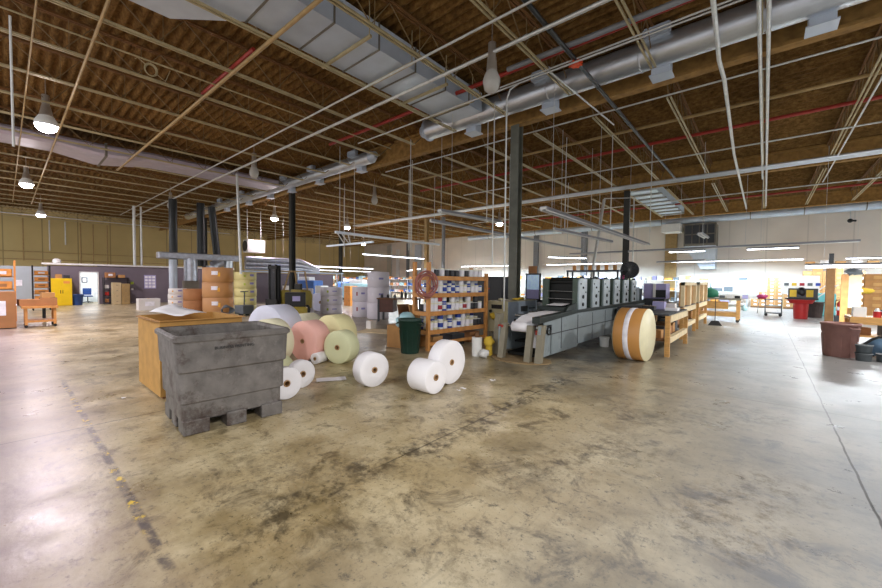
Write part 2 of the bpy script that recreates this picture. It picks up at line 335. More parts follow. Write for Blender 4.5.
# ribbed foam-sprayed roof deck, ribs along X
b = MB(); xs = [WX + i*(66/165) for i in range(166)]; ys = []
y = -3.5; k = 0
while y < BY: ys.append((y, [7.84, 7.87, 8.02, 8.00][k % 4])); y += [.08, .05, .07, .06][k % 4]; k += 1
vs = []
for yy, zz in ys:
    for i, xx in enumerate(xs): vs.append((xx, yy + random.uniform(-.008, .008), zz + random.uniform(-.016, .016)))
n = len(xs)
b.add(vs, [(j*n+i, j*n+i+1, (j+1)*n+i+1, (j+1)*n+i) for j in range(len(ys)-1) for i in range(n-1)], True)
struct(b.build('ceiling', foam_mat()))

# girders, columns
GY = (11.4, 23.3, 35.2)
for i, gy in enumerate(GY):
    b = MB(); x0, x1 = WX, 14.5
    b.box(x0, gy-.14, 7.0, x1, gy+.14, 7.07); b.box(x0, gy-.03, 7.07, x1, gy+.03, 7.75); b.box(x0, gy-.14, 7.75, x1, gy+.14, 7.84)
    o = struct(b.build('roof_beam', M['girder']))
def h_column(x, y, w, m, label):
    r = thing('steel_column', label, 'column', (x, y, 0))
    b = MB(); b.box(-w/2, -w/2, .02, w/2, -w/2+.03, 7.0); b.box(-w/2, w/2-.03, .02, w/2, w/2, 7.0); b.box(-.02, -w/2+.03, .02, .02, w/2-.03, 7.0)
    b.build('shaft', m, r)
    MB().box(-w*.75, -w*.75, 0, w*.75, w*.75, .02).build('base_plate', m, r)
    return r
h_column(-6.5, 11.4, .30, M['column'], 'tall olive grey steel column behind the printing press, nearest of the columns')
h_column(-21.7, 11.4, .28, M['coldark'], 'dark grey steel column behind the forklift and paper roll pile')
h_column(-6.1, 23.3, .28, M['coldark'], 'dark steel column beside the round ventilator fan behind the press')
h_column(-21.7, 23.3, .28, M['tanp'], 'tan steel column rising behind the ink can rack')
h_column(-36.9, 11.4, .34, M['blackiron'], 'black steel column behind the silver foil ducts and brown roll stack')
h_column(-34.1, 23.3, .3, M['coldark'], 'dark steel column far behind the lower white roll stack')
h_column(-20.1, 23.6, .2, M['grayp'], 'slim grey column just right of the tan column above the ink rack')
for x, w, m, lab in ((-14.3, .55, M['grayp'], 'grey pilaster on the cream back wall above the press'), (-19.7, .5, M['grayp'], 'grey pilaster on the cream back wall right of the olive column'),
                     (-6.5, .9, M['tanp'], 'wide tan pilaster on the cream back wall left of the air handler'), (-40.4, .35, M['grayp'], 'pale grey pilaster at the left end of the cream back wall')):
    o = MB().box(x-w/2, BY-.35, 0, x+w/2, BY-.002, 7.3).build('wall_pilaster', m); tag(o, lab, 'pilaster'); 
# open-web joists
def joist(y0, y1, label, group):
    L_ = y1-y0; r = thing('roof_joist', label, 'roof joist', (0, y0, 0), 0, group)
    b = MB()
    for s in (-.045, .045):
        b.box(s-.02, .95, 7.0, s+.02, L_-.95, 7.04)
    b.build('bottom_chord', M['joist'], r)
    b = MB()
    for s in (-.04, .04): b.box(s-.025, .16, 7.74, s+.025, L_-.16, 7.79)
    b.build('top_chord', M['foamtop'], r)
    b = MB(); n = int(round((L_-1.9)/1.32)); p = (L_-1.9)/n
    for i in range(n+1):
        yy = .95+i*p
        if 0 < i: b.beam((0, yy, 7.04), (0, yy-p*.62, 7.76), .018, .02)
        if i < n: b.beam((0, yy, 7.04), (0, yy+p*.38, 7.76), .016, .018)
        if 0 < i < n: b.beam((0, yy+.1, 7.04), (0, yy+.1, 7.76), .014, .014)
    b.beam((0, .95, 7.02), (0, .2, 7.72), .03, .03); b.beam((0, L_-.95, 7.02), (0, L_-.2, 7.72), .03, .03)
    b.build('web', M['web'], r); return r  # webs a darker brown than the bottom chord
bays = [(-4.0, 11.4, 'nearest roof bay'), (11.4, 23.3, 'middle roof bay'), (23.3, 35.2, 'farthest roof bay')]
jx = [-4.28 + 2.06*k for k in range(-22, 6)]
for (y0, y1, nm) in bays:
    pr = None
    for x in jx:
        if x < WX+.3: continue
        # skip what the frame cannot show
        if y0 < 0 and x > 1.9: continue
        lab = 'cream open-web steel joist under the brown ceiling, %s' % nm
        if pr is None: pr = joist(y0, y1, lab, 'joists of the %s' % nm); pr.location.x = x
        else: dup(pr, (x, y0, 0))
# ------------------------------------------------------------ ducts
def round_duct(name, label, x0, x1, y, z, r, diffs, dz=-1, seam=2.4):
    t = thing(name, label, 'duct', (x0, y, z))
    b = MB(); b.cyl((0, 0, 0), (x1-x0, 0, 0), r, n=28); b.build('duct_pipe', M['galv'], t)
    b = MB(); k = seam
    while k < x1-x0: b.lathe([(r, k-.02), (r+.012, k-.012), (r+.012, k+.012), (r, k+.02)], 28, axis='x'); k += seam
    b.build('duct_seam', M['galv'], t)
    for dx in diffs:
        d = MB(); X = dx-x0
        d.box(X-.2, .08, -r-.14, X+.2, r*.95+.1, -r*.5); d.build('diffuser_box', M['galvb'], t, bev=.01)
        g = MB(); g.box(X-.24, .04, -r-.17, X+.24, r*1.0+.14, -r-.14); g.build('diffuser_face', M['galvb'], t)
        g = MB(); fx = .26
        for a, c in ((-fx, .36), (-fx, .16)): g.box(X-fx, -r-.12, c-.03, X+fx, -r-.05, c+.03)
        for a in (-fx, fx): g.box(X+a-.03, -r-.12, .16, X+a+.03, -r-.05, .36)
        g.box(X-fx, -r-.05, .14, X+fx, -r*.7, .38)
        g.build('side_grille', M['galvb'], t)
    return t
t = round_duct('round_duct', 'long round galvanised duct with box diffusers crossing the ceiling above the press', -9.7, 11, 10.45, 7.36, .34, (-7.8, -4.99, -2.09, .7, 3.6))
b = MB(); b.cyl((-.28, 0, 0), (0, 0, 0), .20, .34, n=28); b.lathe([(.34, -.02), (.38, -.015), (.38, .03), (.34, .035)], 28, axis='x'); b.build('end_reducer', M['galvb'], t)
t = round_duct('round_duct', 'shorter round galvanised duct ending above the paper rolls, left of the olive column', -39.5, -13.6, 10.9, 7.3, .27, (-14.6, -18.2, -21.2, -23.9, -27.1, -31))
b = MB(); b.cyl((25.9, 0, 0), (26.2, 0, .05), .27, .14, n=24); b.build('end_reducer', M['galvb'], t)
t = thing('wall_duct', 'long round grey-blue duct running high along the back wall', 'duct', (-28, 37.8, 7.15))
MB().cyl((0, 0, 0), (40, 0, 0), .33, n=24).build('duct_pipe', M['galvb'], t)
b = MB()
for k in range(1, 14): b.lathe([(.33, k*3-.03), (.35, k*3-.02), (.35, k*3+.02), (.33, k*3+.03)], 24, axis='x')
b.build('duct_seam', M['duct'], t)
# big rectangular duct (top left of centre)
t = thing('rectangular_duct', 'wide pale blue rectangular duct high on the left running away to the round duct', 'duct', (-7.6, 0, 7.1))
b = MB(); b.box(-.78, 3.4, .02, .62, 10.0, .62); b.build('duct_trunk', M['galvb'], t)
b = MB(); vs = []
for (x0, x1, z0, z1, yy) in ((-.78, .62, .02, .62, 3.4), (-1.9, .72, .02, .9, 2.35), (-1.9, .72, .02, .9, -2)):
    vs += [(x0, yy, z0), (x1, yy, z0), (x1, yy, z1), (x0, yy, z1)]
b.add(vs, [(i*4+j, i*4+(j+1) % 4, (i+1)*4+(j+1) % 4, (i+1)*4+j) for i in range(2) for j in range(4)]); b.build('duct_transition', M['galvb'], t)
b = MB()
for yy in (3.4, 4.6, 5.8, 7.0, 8.2, 9.3):
    b.box(-.8, yy-.02, 0, .64, yy+.02, .64)
b.build('duct_seam', M['duct'], t)
for yy in (5.3, 6.6, 7.9, 9.1):
    b = MB(); b.box(-.95, yy-.03, -.07, .95, yy+.03, -.01)
    for s in (-.9, .9): b.cyl((s, yy, -.04), (s, yy, .74), .012, n=6)
    b.build('trapeze_hanger', M['joist'], t)
# left big duct with transition
t = thing('rectangular_duct', 'large lavender grey duct with a flared joint, far left below the joists', 'duct', (-21.6, 0, 7.05))
b = MB(); vs = []
secs = [(-1.35, .25, -.05, .3, -4), (-1.35, .25, -.05, .32, 1.4), (-1.9, .15, -.15, .36, 2.75), (-1.8, .2, -.15, .36, 3.1), (-1.25, .25, .0, .4, 4.6), (-1.25, .3, .0, .4, 10.4)]
for (x0, x1, z0, z1, yy) in secs:
    c = .1; vs += [(x0, yy, z0+c), (x0+c, yy, z0), (x1-c, yy, z0), (x1, yy, z0+c), (x1, yy, z1-c), (x1-c, yy, z1), (x0+c, yy, z1), (x0, yy, z1-c)]
b.add(vs, [(i*8+j, i*8+(j+1) % 8, (i+1)*8+(j+1) % 8, (i+1)*8+j) for i in range(5) for j in range(8)] + [tuple(range(40, 48))])
b.build('duct_trunk', mat('duct_lavender', 'bdb6c4', .4, .3, .08, 3), t)
b = MB(); b.box(-1.95, 2.9, -.17, .25, 2.98, .4); b.build('duct_flange', M['duct'], t)
# louvred duct over the far end of the press
t = thing('rectangular_duct', 'pale blue duct with dark cross bands behind the dark column', 'duct', (-5.6, 24.3, 7.1))
MB().box(-.75, 0, 0, .75, 9.8, .5).build('duct_trunk', mat('duct_white_blue', 'cfdde8', .5, .2, .05, 3), t)
b = MB()
for k in range(7): b.box(-.85, .9+k*1.35, -.05, .85, 1.25+k*1.35, -.005)
b.build('cross_band', M['duct'], t)
# air handler at back wall
t = thing('air_handler', 'grey louvred air handler with a sloped hood on the back wall', 'air handler', (-4.2, 38.5, 0))
MB().box(-1.1, -1, 4.9, 1.1, .9, 6.7).build('housing', M['duct'], t)
b = MB()
for k in range(4): b.box(-1.0+k*.52, -1.06, 5.1, -.56+k*.52, -1.0, 5.8); b.box(-1.0+k*.52, -1.06, 5.9, -.56+k*.52, -1.0, 6.6)
b.build('louvre', M['dgrey'], t)
b = MB(); b.add([(-1.1, -1, 4.9), (1.1, -1, 4.9), (1.1, .9, 4.9), (-1.1, .9, 4.9), (.1, -.4, 3.0), (1.05, -.4, 3.0), (1.05, .9, 3.0), (.1, .9, 3.0)], [(0, 1, 5, 4), (1, 2, 6, 5), (2, 3, 7, 6), (3, 0, 4, 7), (4, 5, 6, 7)]); b.build('hood', M['galvb'], t)
MB().box(-2.6, -2.0, 6.1, -1.25, -.3, 6.75).build('side_box', M['whitep'], t)
# ------------------------------------------------------------ pipes & conduits
def pipe(name, label, pts, r, m, cat='pipe', fit=None, cl=0):
    b = MB(); b.tube(pts, r, 8 if r < .04 else 12)
    if not fit and not cl:
        o = b.build(name, m); return tag(o, label, cat)
    t = thing(name, label, cat, (0, 0, 0)); b.build('pipe_run', m, t)
    d = (Vector(pts[1])-Vector(pts[0])); ln = d.length; d.normalize(); k = cl or 3
    b = MB(); s = k*.5
    while s < ln: p = Vector(pts[0])+d*s; b.cyl(p-d*.05, p+d*.05, r*1.25, n=10); s += k
    b.build('coupling', m, t); return t
pipe('sprinkler_pipe', 'thick pale pipe crossing from the top centre down to the far left post', [(2, 7.3, 6.93), (-40.8, 7.3, 6.93)], .042, M['conduit'], cl=4)
pipe('sprinkler_pipe', 'thin pale pipe just behind the thick pale ceiling pipe on the left', [(-3, 6.47, 6.95), (-40.8, 6.4, 6.95)], .026, M['conduit'])
pipe('sprinkler_pipe', 'short red pipe length crossing the joists at upper left', [(-9.2, 3.90, 7.1), (-12.6, 3.86, 7.1)], .05, M['redp'])
pipe('sprinkler_pipe', 'long tan pipe beside the short red pipe at upper left', [(-5.6, 3.95, 6.97), (-24, 3.7, 6.97)], .045, M['tanp'])
pipe('sprinkler_pipe', 'red sprinkler pipe above the grey tube at top centre', [(-13.5, 8.7, 7.22), (9, 8.7, 7.22)], .055, M['redp'])
pipe('grey_tube', 'blunt ended grey tube running to the top right', [(-5.1, 8.42, 7.12), (6, 8.6, 7.12)], .06, M['grayp'])
pipe('conduit', 'steel conduit with an orange junction box crossing below the round duct', [(-12, 8.98, 7.0), (9, 8.98, 7.0)], .022, M['conduit'])
pipe('conduit', 'second steel conduit beside the orange junction box', [(-5.6, 8.86, 7.0), (9, 8.86, 7.0)], .02, M['conduit'])
t = thing('junction_box', 'small orange octagonal junction box where conduits cross at top centre', 'junction box', (-3.56, 8.95, 6.93))
b = MB(); b.cyl((0, 0, -.04), (0, 0, .04), .11, n=8); b.build('box_body', M['orangebox'], t)
b = MB()
for k in range(8): a = k*PI/4; b.cyl((.1*math.cos(a), .1*math.sin(a), 0), (.16*math.cos(a), .16*math.sin(a), 0), .025, n=8)
b.build('knockout', M['orangebox'], t)
pipe('black_pipe', 'black iron pipe running diagonally through the orange junction box', [(-3.55, 3, 7.0), (-3.55, 21.8, 7.0)], .05, M['blackiron'], cl=3)
pipe('conduit', 'slim white conduit angling from the tall drop rod beside the black pipe', [(-4.23, 8.9, 7.0), (-3.96, 13.3, 7.0)], .022, M['conduit'])
pipe('conduit', 'crooked white pipe hanging down toward the far wall at upper right', [(-.82, 7, 6.98), (-.97, 11.0, 6.98), (-.93, 11.9, 6.9), (-1.08, 19, 6.9), (-1.1, 33, 6.9)], .045, M['conduit'])
pipe('conduit', 'left one of the twin white pipes at upper right', [(-.24, 7, 6.97), (-.24, 24.5, 6.97)], .038, M['conduit'])
pipe('conduit', 'right one of the twin white pipes at upper right', [(-.1, 7, 6.97), (-.1, 33, 6.97)], .038, M['conduit'])
pipe('conduit', 'white conduit alongside the joist at the right edge', [(2.06, 8, 6.95), (2.06, 27, 6.95)], .026, M['conduit'])
pipe('conduit', 'slim white conduit crossing behind the round duct from the right', [(-14, 12.1, 6.97), (9, 12.1, 6.97)], .024, M['conduit'])
pipe('brown_pipe', 'thin brown pipe crossing just beyond the round duct', [(-6, 11.95, 7.35), (9, 11.95, 7.35)], .045, M['brownp'])
pipe('sprinkler_pipe', 'red sprinkler pipe crossing the middle bay at right', [(-16, 16.6, 7.2), (10, 16.6, 7.2)], .06, M['redp'])
pipe('sprinkler_pipe', 'tan pipe crossing the middle bay at right', [(-16, 14.7, 7.2), (10, 14.7, 7.2)], .05, M['tanp'])
pipe('conduit', 'slim white conduit crossing the far part of the middle bay', [(-14, 18.3, 6.97), (10, 18.3, 6.97)], .028, M['conduit'])
for k, (dy, nm) in enumerate(((0, 'nearest'), (.28, 'middle'), (.5, 'farthest'))):
    pipe('conduit', '%s of three grey pipes side by side before the second roof beam' % nm, [(-30, 21.9+dy, 6.95), (10, 21.9+dy, 6.95)], .06, M['galv'])
pipe('conduit', 'slim white conduit crossing the farthest roof bay', [(-20, 27.5, 6.95), (10, 27.5, 6.95)], .03, M['conduit'])
pipe('sprinkler_pipe', 'red pipe crossing the farthest roof bay', [(-20, 30.2, 7.2), (10, 30.2, 7.2)], .06, M['redp'])
pipe('conduit', 'white conduit along the left wall ceiling edge', [(-44, -3, 6.6), (-44, 16, 6.6)], .04, M['conduit'])
pipe('drop_pipe', 'white drop pipe beside the olive column with a curved top', [(-2.2, 8.8, 6.9), (-5.0, 8.81, 6.9), (-5.25, 8.81, 6.82), (-5.35, 8.81, 6.6), (-5.35, 8.85, .95)], .022, M['conduit'])
pipe('drop_pipe', 'white drop pipe over the right end of the ink rack', [(-6.14, 9.45, 7.0), (-6.14, 9.45, 2.25)], .018, M['conduit'])
pipe('drop_pipe', 'white double post drop pipe above the purple partition', [(-34.6, 6.2, 6.9), (-34.6, 6.2, 2.4)], .09, M['conduit'])
pipe('drop_pipe', 'slimmer white post right beside the double post drop pipe', [(-34.6, 6.6, 6.9), (-34.6, 6.6, 2.4)], .06, M['conduit'])
pipe('drop_pipe', 'white drop pipe over the silver roll ducts and yellow stack', [(-19.9, 7.6, 6.9), (-19.9, 7.75, 2.0)], .06, M['conduit'])
pipe('drop_pipe', 'leaning white drop pipe above the far press units', [(-6.2, 19.6, 5.9), (-6.4, 18.6, 1.9)], .07, M['conduit'])
pipe('drop_pipe', 'white drop pipe with an elbow behind the dark column', [(-6.2, 19.6, 5.95), (-5.0, 20.3, 5.95), (-5.0, 20.4, 1.9)], .03, M['conduit'])
pipe('tan_pipe', 'tan pipe steeply crossing the joists near the upper left corner', [(-8, 1.38, 6.95), (-40, 1.38, 6.95)], .03, M['tanp'])
pipe('tan_pipe', 'thin tan pipe nearest the left picture edge under the joists', [(-8, .5, 6.95), (-40, .5, 6.95)], .018, M['tanp'])
pipe('conduit', 'thin cream conduit running between two joists at upper left', [(-11.5, -3, 7.02), (-11.5, 10.2, 7.02)], .02, M['joist'])
pipe('drop_pipe', 'lit white drop pipe at the left picture edge', [(-11.7, .18, 7.0), (-11.7, .18, 4.4)], .02, M['whitep'])
t = thing('cable_loop', 'small loop of cream cable hanging from a joist at upper left', 'cable', (-11.6, 2.45, 6.85))
b = MB()
for k in range(3): b.tube([(.02*k, (.11+.01*k)*math.cos(a), (.13+.01*k)*math.sin(a)) for a in [2*PI*i/16 for i in range(17)]], .012, 6)
b.build('coil', M['joist'], t); b = MB(); b.tube([(0, -.1, .1), (0, -.25, .2), (0, -.3, .15)], .01, 6); b.tube([(0, .12, -.05), (0, .3, -.15), (0, .4, .15)], .01, 6); b.build('loose_end', M['joist'], t)
rods = [(-11.8, 11.7, 3.0), (-10.15, 9.98, 3.0), (-13.9, 10.2, 3.6), (-12.9, 12.6, 3.2), (-17.5, 12.2, 3.0), (-20.0, 13.9, 3.2), (-8.3, 14.4, 3.6), (-8.0, 19.5, 3.6), (-5.6, 13.4, 3.7), (-4.25, 14.2, 3.7), (-3.4, 16.2, 3.7), (-7.0, 10.4, 3.7), (-24, 12.5, 3.0), (-27, 12.9, 2.4)]
hr = None
for x, y, z in rods:
    if hr is None:
        o = MB().cyl((0, 0, 0), (0, 0, 1), .014, n=6).build('hanging_rod', M['conduit']); hr = tag(o, 'thin pale rod hanging from the roof joists', 'rod', 'thin hanging rods')
    else: o = hr.copy(); col.objects.link(o)
    o.location = (x, y, z); o.scale = (1, 1, 7.0-z)
for i, (y, z0) in enumerate(((1.9, 4.2), (2.6, 4.8), (3.3, 2.4), (3.9, 2.4), (4.6, 2.4), (.8, 3.2))):
    o = MB().cyl((-50.6, y*1.5, z0), (-50.6, y*1.5, 7.0), .05, n=6).build('wall_conduit', M['conduit'] if i < 2 else M['tanp']); tag(o, 'vertical conduit on the yellow left wall above the partition', 'conduit', 'vertical conduits on the left wall')
# ------------------------------------------------------------ lamps
def light(kind, name, loc, e, size=.3, colr=(1, 1, 1), sy=None, rot=(0, 0, 0)):
    l = bpy.data.lights.new(name, kind); l.energy = e; l.color = colr
    if kind == 'POINT': l.shadow_soft_size = size
    if kind == 'SPOT': l.shadow_soft_size = size; l.spot_size = math.radians(sy); l.spot_blend = .6
    if kind == 'AREA': l.shape = 'RECTANGLE'; l.size = size; l.size_y = sy or size
    o = bpy.data.objects.new(name, l); col.objects.link(o); o.location = loc; o.rotation_euler = rot; return o
def highbay(loc, label, lit, r=.2):
    r = .27 if lit else r
    t = thing('high_bay_lamp', label, 'ceiling lamp', loc)
    MB().cyl((0, 0, .55), (0, 0, .9), .09, n=12).build('ballast', M['lampm'], t)
    b = MB(); b.cyl((0, 0, .25), (0, 0, .58), r*.62, .1, n=18); b.build('housing', M['lampm'], t)
    b = MB(); b.lathe([(r*.62, .27), (r*.98, .1), (r, 0), (r*.98, -.02)], 18); b.build('reflector', M['glass'] if not lit else M['whitep'], t)
    b = MB(); b.lathe([(r*.95, -.005), (r*.8, -.13), (r*.4, -.2), (.001, -.21)], 18); b.build('lens', M['glass'] if not lit else M['bulbon'], t)
    MB().cyl((0, 0, .9), (0, 0, 7.84-loc[2]), .012, n=6).build('hook', M['lampm'], t)
    return t
LIT = [((-16.7, .93, 6.35), 'brightest lit ceiling lamp, glaring at the upper left'), ((-28.9, .85, 6.5), 'lit ceiling lamp below the lavender duct, second from the left wall'),
       ((-41.3, 1.9, 6.4), 'lit ceiling lamp nearest the yellow left wall'), ((-28.6, 13.6, 6.4), 'lit ceiling lamp just left of the dark column by the forklift'),
       ((-28.0, 19.8, 6.4), 'lit ceiling lamp above the white roll stacks'), ((-38.9, 30.0, 6.4), 'small lit ceiling lamp far back above the strut end'), ((-16.2, 25.9, 6.4), 'lit ceiling lamp far back left of the olive column')]
for p, l in LIT:
    highbay(p, l, True)
    light('SPOT', 'lamp_light', (p[0], p[1], p[2]-.24), 1700 if p[0] > -20 and p[1] < 2 else 1300, .22, (1, .86, .97), 165)
    light('POINT', 'lamp_glow', (p[0], p[1], p[2]+.0-.3), 40, .2, (1, .88, .8))
for p, l in (((-4.85, 7.32, 6.25), 'unlit glass ceiling lamp at top centre'), ((-17.6, 7.45, 6.5), 'unlit ceiling lamp above the silver ducts, left of centre'), ((-30, 7.3, 6.5), 'unlit ceiling lamp farthest left, near the white post'), ((-17.9, 14.6, 6.5), 'unlit ceiling lamp beyond the end of the shorter round duct')):
    highbay(p, l, False)
# unseen lamps added on the same grid; right-hand ones boosted to light side faces
for x, y in ((-5, -5), (-17, -6), (-29, -6), (5, 1), (6, 12), (7, 24), (-42, 14), (2, 33), (-28, 33)):
    light('SPOT', 'lamp_light', (x, y, 6.2), 2200 if x > 4 else 950, .25, (1, .95, .92), 165)
def tubefix(label, p0, p1, lit, w=.22, two=True, e=0, cat='fluorescent light', tubecol=(.88, .95, 1)):
    p0 = Vector(p0); p1 = Vector(p1); d = p1-p0; L_ = d.length; a = math.atan2(d.y, d.x)
    t = thing('fluorescent_light', label, cat, p0, a)
    b = MB(); b.prism([(-w/2, -.01), (-w*.3, .07), (w*.3, .07), (w/2, -.01), (w/2-.01, -.01), (w*.28, .055), (-w*.28, .055), (-w/2+.01, -.01)], 0, L_, 'yz'); b.build('shade', M['shade'], t)
    b = MB()
    for s in (-.25, .25): b.cyl((.03, w*s, -.02), (L_-.03, w*s, -.02), .022, n=8)
    b.build('tube', M['tubeon'] if lit else M['whitep'], t)
    b = MB(); b.box(0, -w*.3, -.005, .03, w*.3, .05); b.box(L_-.03, -w*.3, -.005, L_, w*.3, .05); b.build('end_cap', M['whitep'], t)
    b = MB()
    if w > .4: MB().box(.02, -w*.42, -.09, L_-.02, w*.42, -.045).build('diffuser', M['tubeon'], t)
    k = .5
    while k < L_: b.cyl((k, 0, .07), (k, 0, 6.9-p0.z), .006, n=5); k += max(2.4, L_/3)
    b.build('hanger', M['conduit'], t)
    if lit and e:
        c = (p0+p1)/2; light('AREA', 'tube_light', (c.x, c.y, c.z-.1), e, L_, tubecol, w, (0, 0, a))
    return t
tubefix('long unlit fluorescent shop light hanging right of the olive column', (-4.24, 8.8, 3.57), (-4.24, 19.8, 3.57), False, .27)
tubefix('long hanging light strip passing in front of the olive column', (-7.95, 8.7, 3.62), (-7.9, 21.3, 3.55), False, .1)
tubefix('unlit fluorescent with a bare end bracket above the column, left of the big shop light', (-7.5, 8.6, 3.85), (-7.15, 11.4, 3.8), False, .24)
tubefix('thin hanging light strip beyond the big shop light', (-5.35, 11.9, 3.5), (-5.0, 17.0, 3.5), False, .09)
tubefix('lit bright fluorescent tube above the white roll stacks', (-20.3, 15.6, 3.5), (-20.4, 21.6, 3.5), True, .2, e=700)
tubefix('lit fluorescent tube low above the far press units', (-11.7, 25.3, 3.55), (-10.0, 27.9, 3.55), True, .3, e=250)
tubefix('long strip of lights crossing before the back wall', (-9.5, 23.6, 3.55), (2.87, 22.5, 3.5), False, .09)
tubefix('glowing bench light at the right edge above the workbench', (1.15, 20, 2.50), (5.5, 20, 2.50), True, .5, e=500)
tubefix('short lit tube hung under the long strip, nearer the air handler', (-3.9, 22.95, 3.42), (-2.3, 22.9, 3.42), True, .12, e=60)
tubefix('short lit tube hung under the long strip, toward its right end', (-.7, 22.7, 3.4), (1.1, 22.6, 3.4), True, .12, e=60)
tubefix('short white slanted light by the air handler', (-1.8, 16.2, 3.52), (-1.75, 17.6, 3.52), False, .22)
tubefix('short dark unlit strip light before the air handler', (-5.3, 27.4, 3.1), (-2.6, 26.0, 3.1), False, .12)
tubefix('lit fluorescent row far left above the blue machine', (-29, 14.0, 2.9), (-29.6, 24.0, 2.9), True, .16, e=500, tubecol=(1, .92, .86))
tubefix('lit fluorescent row far back in front of the yellow wall', (-38, 20, 2.85), (-38, 32, 2.85), True, .2, e=900, tubecol=(1, .85, .78))
tubefix('second lit fluorescent row far back near the corner', (-27, 28, 3.0), (-34, 33, 3.0), True, .2, e=900)
for x in (-24, -13, -2, 8):
    tubefix('fluorescent row above the back shelves near the %s of the back wall' % {-24: 'left end', -13: 'left middle', -2: 'right middle', 8: 'right end'}[x], (x-4, 36.3, 3.55), (x+4, 36.3, 3.55), True, .2, e=1000, tubecol=(.64, .82, 1))
# strut frame at left of the strip row
t = thing('strut_frame', 'bare steel strut frame with hanging brackets above the white roll stacks', 'strut frame', (-12.8, 8.5, 3.58))
b = MB(); b.box(-.05, 0, 0, .05, 6.2, .09); b.build('long_strut', M['galv'], t)
b = MB(); b.box(-1.5, .55, -.42, 1.6, .62, -.35); b.build('cross_strut', M['galv'], t)
b = MB(); b.beam((0, .1, 0), (-.15, .55, -.4), .03, .03); b.beam((0, .6, 0), (.15, .6, -.4), .03, .03); b.beam((0, .3, 0), (.1, .6, -.4), .03, .03); b.build('bracket', M['whitep'], t)
b = MB(); b.cyl((0, .2, .05), (0, .2, 3.4), .012, n=6); b.cyl((0, 5.8, .05), (0, 5.8, 3.4), .012, n=6); b.build('hanger', M['conduit'], t)

# ------------------------------------------------------------ grey bulk bin
t = thing('bulk_bin', 'grey scuffed plastic bulk bin with pallet feet in the left foreground', 'bin', (-5.255, 1.83, 0), math.radians(-3.5))
def ring(b, lv, cap=None):  # lv: list of (hx, hy, z); rounded rectangles
    n = 4; q = 4; vs = []
    for hx, hy, z in lv:
        c = .07
        for sx, sy, a0 in ((1, 1, 0), (-1, 1, 90), (-1, -1, 180), (1, -1, 270)):
            for k in range(q+1):
                a = math.radians(a0+90*k/q); vs.append((sx*(hx-c)+c*math.cos(a), sy*(hy-c)+c*math.sin(a), z))
    m = 4*(q+1)
    fs = [(j*m+i, j*m+(i+1) % m, (j+1)*m+(i+1) % m, (j+1)*m+i) for j in range(len(lv)-1) for i in range(m)]
    if cap is not None: fs.append(tuple(range(cap*m, cap*m+m)))
    b.add(vs, fs)
b = MB(); ring(b, [(.47, .545, .15), (.475, .55, .35), (.50, .575, .36), (.505, .58, .70), (.53, .60, .715), (.54, .615, 1.04), (.55, .63, 1.05), (.55, .63, 1.12), (.51, .59, 1.12), (.49, .57, 1.08), (.43, .52, .2)], 10)
b.build('bin_body', M['poly'], t, bev=.006)
b = MB(); ring(b, [(.54, .618, 1.055), (.56, .64, 1.06), (.562, .642, 1.1), (.53, .61, 1.125)]); b.build('rim', M['poly'], t)
for sx in (-1, 0, 1):
    for sy in (-1, 0, 1):
        b = MB(); wx = .13 if sx else .11
        b.box(sx*.37-wx, sy*.415-(.13 if sy else .11), 0, sx*.37+wx, sy*.415+(.13 if sy else .11), .17); b.build('pallet_foot', M['poly'], t, bev=.015)
MB().box(-.43, -.5, .13, .43, .5, .17).build('pallet_deck', M['polyd'], t)
def text(s, name, size, m, parent, loc, rot, ext=.002):
    c = bpy.data.curves.new(name, 'FONT'); c.body = s; c.size = size; c.extrude = ext; c.align_x = 'CENTER'; c.align_y = 'CENTER'
    tmp = bpy.data.objects.new(name+'_curve', c); c.materials.append(m); me = bpy.data.meshes.new_from_object(tmp); bpy.data.objects.remove(tmp)
    o = bpy.data.objects.new(name, me); col.objects.link(o)
    if parent: o.parent = parent
    o.location = loc; o.rotation_euler = rot; return o
text('BUSINESS PRINTING', 'stencil_lettering', .048, M['black'], t, (.5435, -.03, .955), (PI/2-.02, 0, PI/2))

# ------------------------------------------------------------ open cardboard gaylord
t = thing('gaylord_box', 'open yellow-brown cardboard pallet box behind the grey bulk bin', 'cardboard box', (-7.2, 2.0, 0), 0)
b = MB(); hx, hy, T = .66, .56, .02; Z = 1.13
b.box(-hx, -hy, .03, hx, -hy+T, Z); b.box(-hx, hy-T, .03, hx, hy, Z); b.box(-hx, -hy+T, .03, -hx+T, hy-T, Z); b.box(hx-T, -hy+T, .03, hx, hy-T, Z)
b.box(-hx+T, -hy+T, .03, hx-T, hy-T, .06); b.build('box_walls', M['cardy'], t)
b = MB(); b.box(-hx+T, -hy+T, .06, hx-T, hy-T, .78); b.build('waste_layer', M['card'], t)
b = MB()
for (x0, x1, y0, y1) in ((-hx, hx, -hy, -hy+.012), (-hx, hx, hy-.012, hy)):
    n = 14; s = -1 if y0 < 0 else 1; vs = []
    for i in range(n+1):
        x = x0+(x1-x0)*i/n; o_ = .05+.03*random.random()
        vs += [(x, (y0 if s < 0 else y1), Z-.01), (x, (y0 if s < 0 else y1)+s*o_, Z+.015*random.random()-.01)]
    b.add(vs, [(2*i, 2*i+1, 2*i+3, 2*i+2) for i in range(n)])
for sx in (-1, 1):
    n = 10; vs = []
    for i in range(n+1):
        yy = -hy+2*hy*i/n; vs += [(sx*hx, yy, Z-.01), (sx*(hx+.05+.03*random.random()), yy, Z-.005)]
    b.add(vs, [(2*i, 2*i+1, 2*i+3, 2*i+2) for i in range(n)])
b.build('torn_rim', M['card'], t)
MB().box(-hx+.03, -hy+.03, 0, hx-.03, hy-.03, .03).build('pallet_board', M['cardd'], t)
b = MB(); vs = []
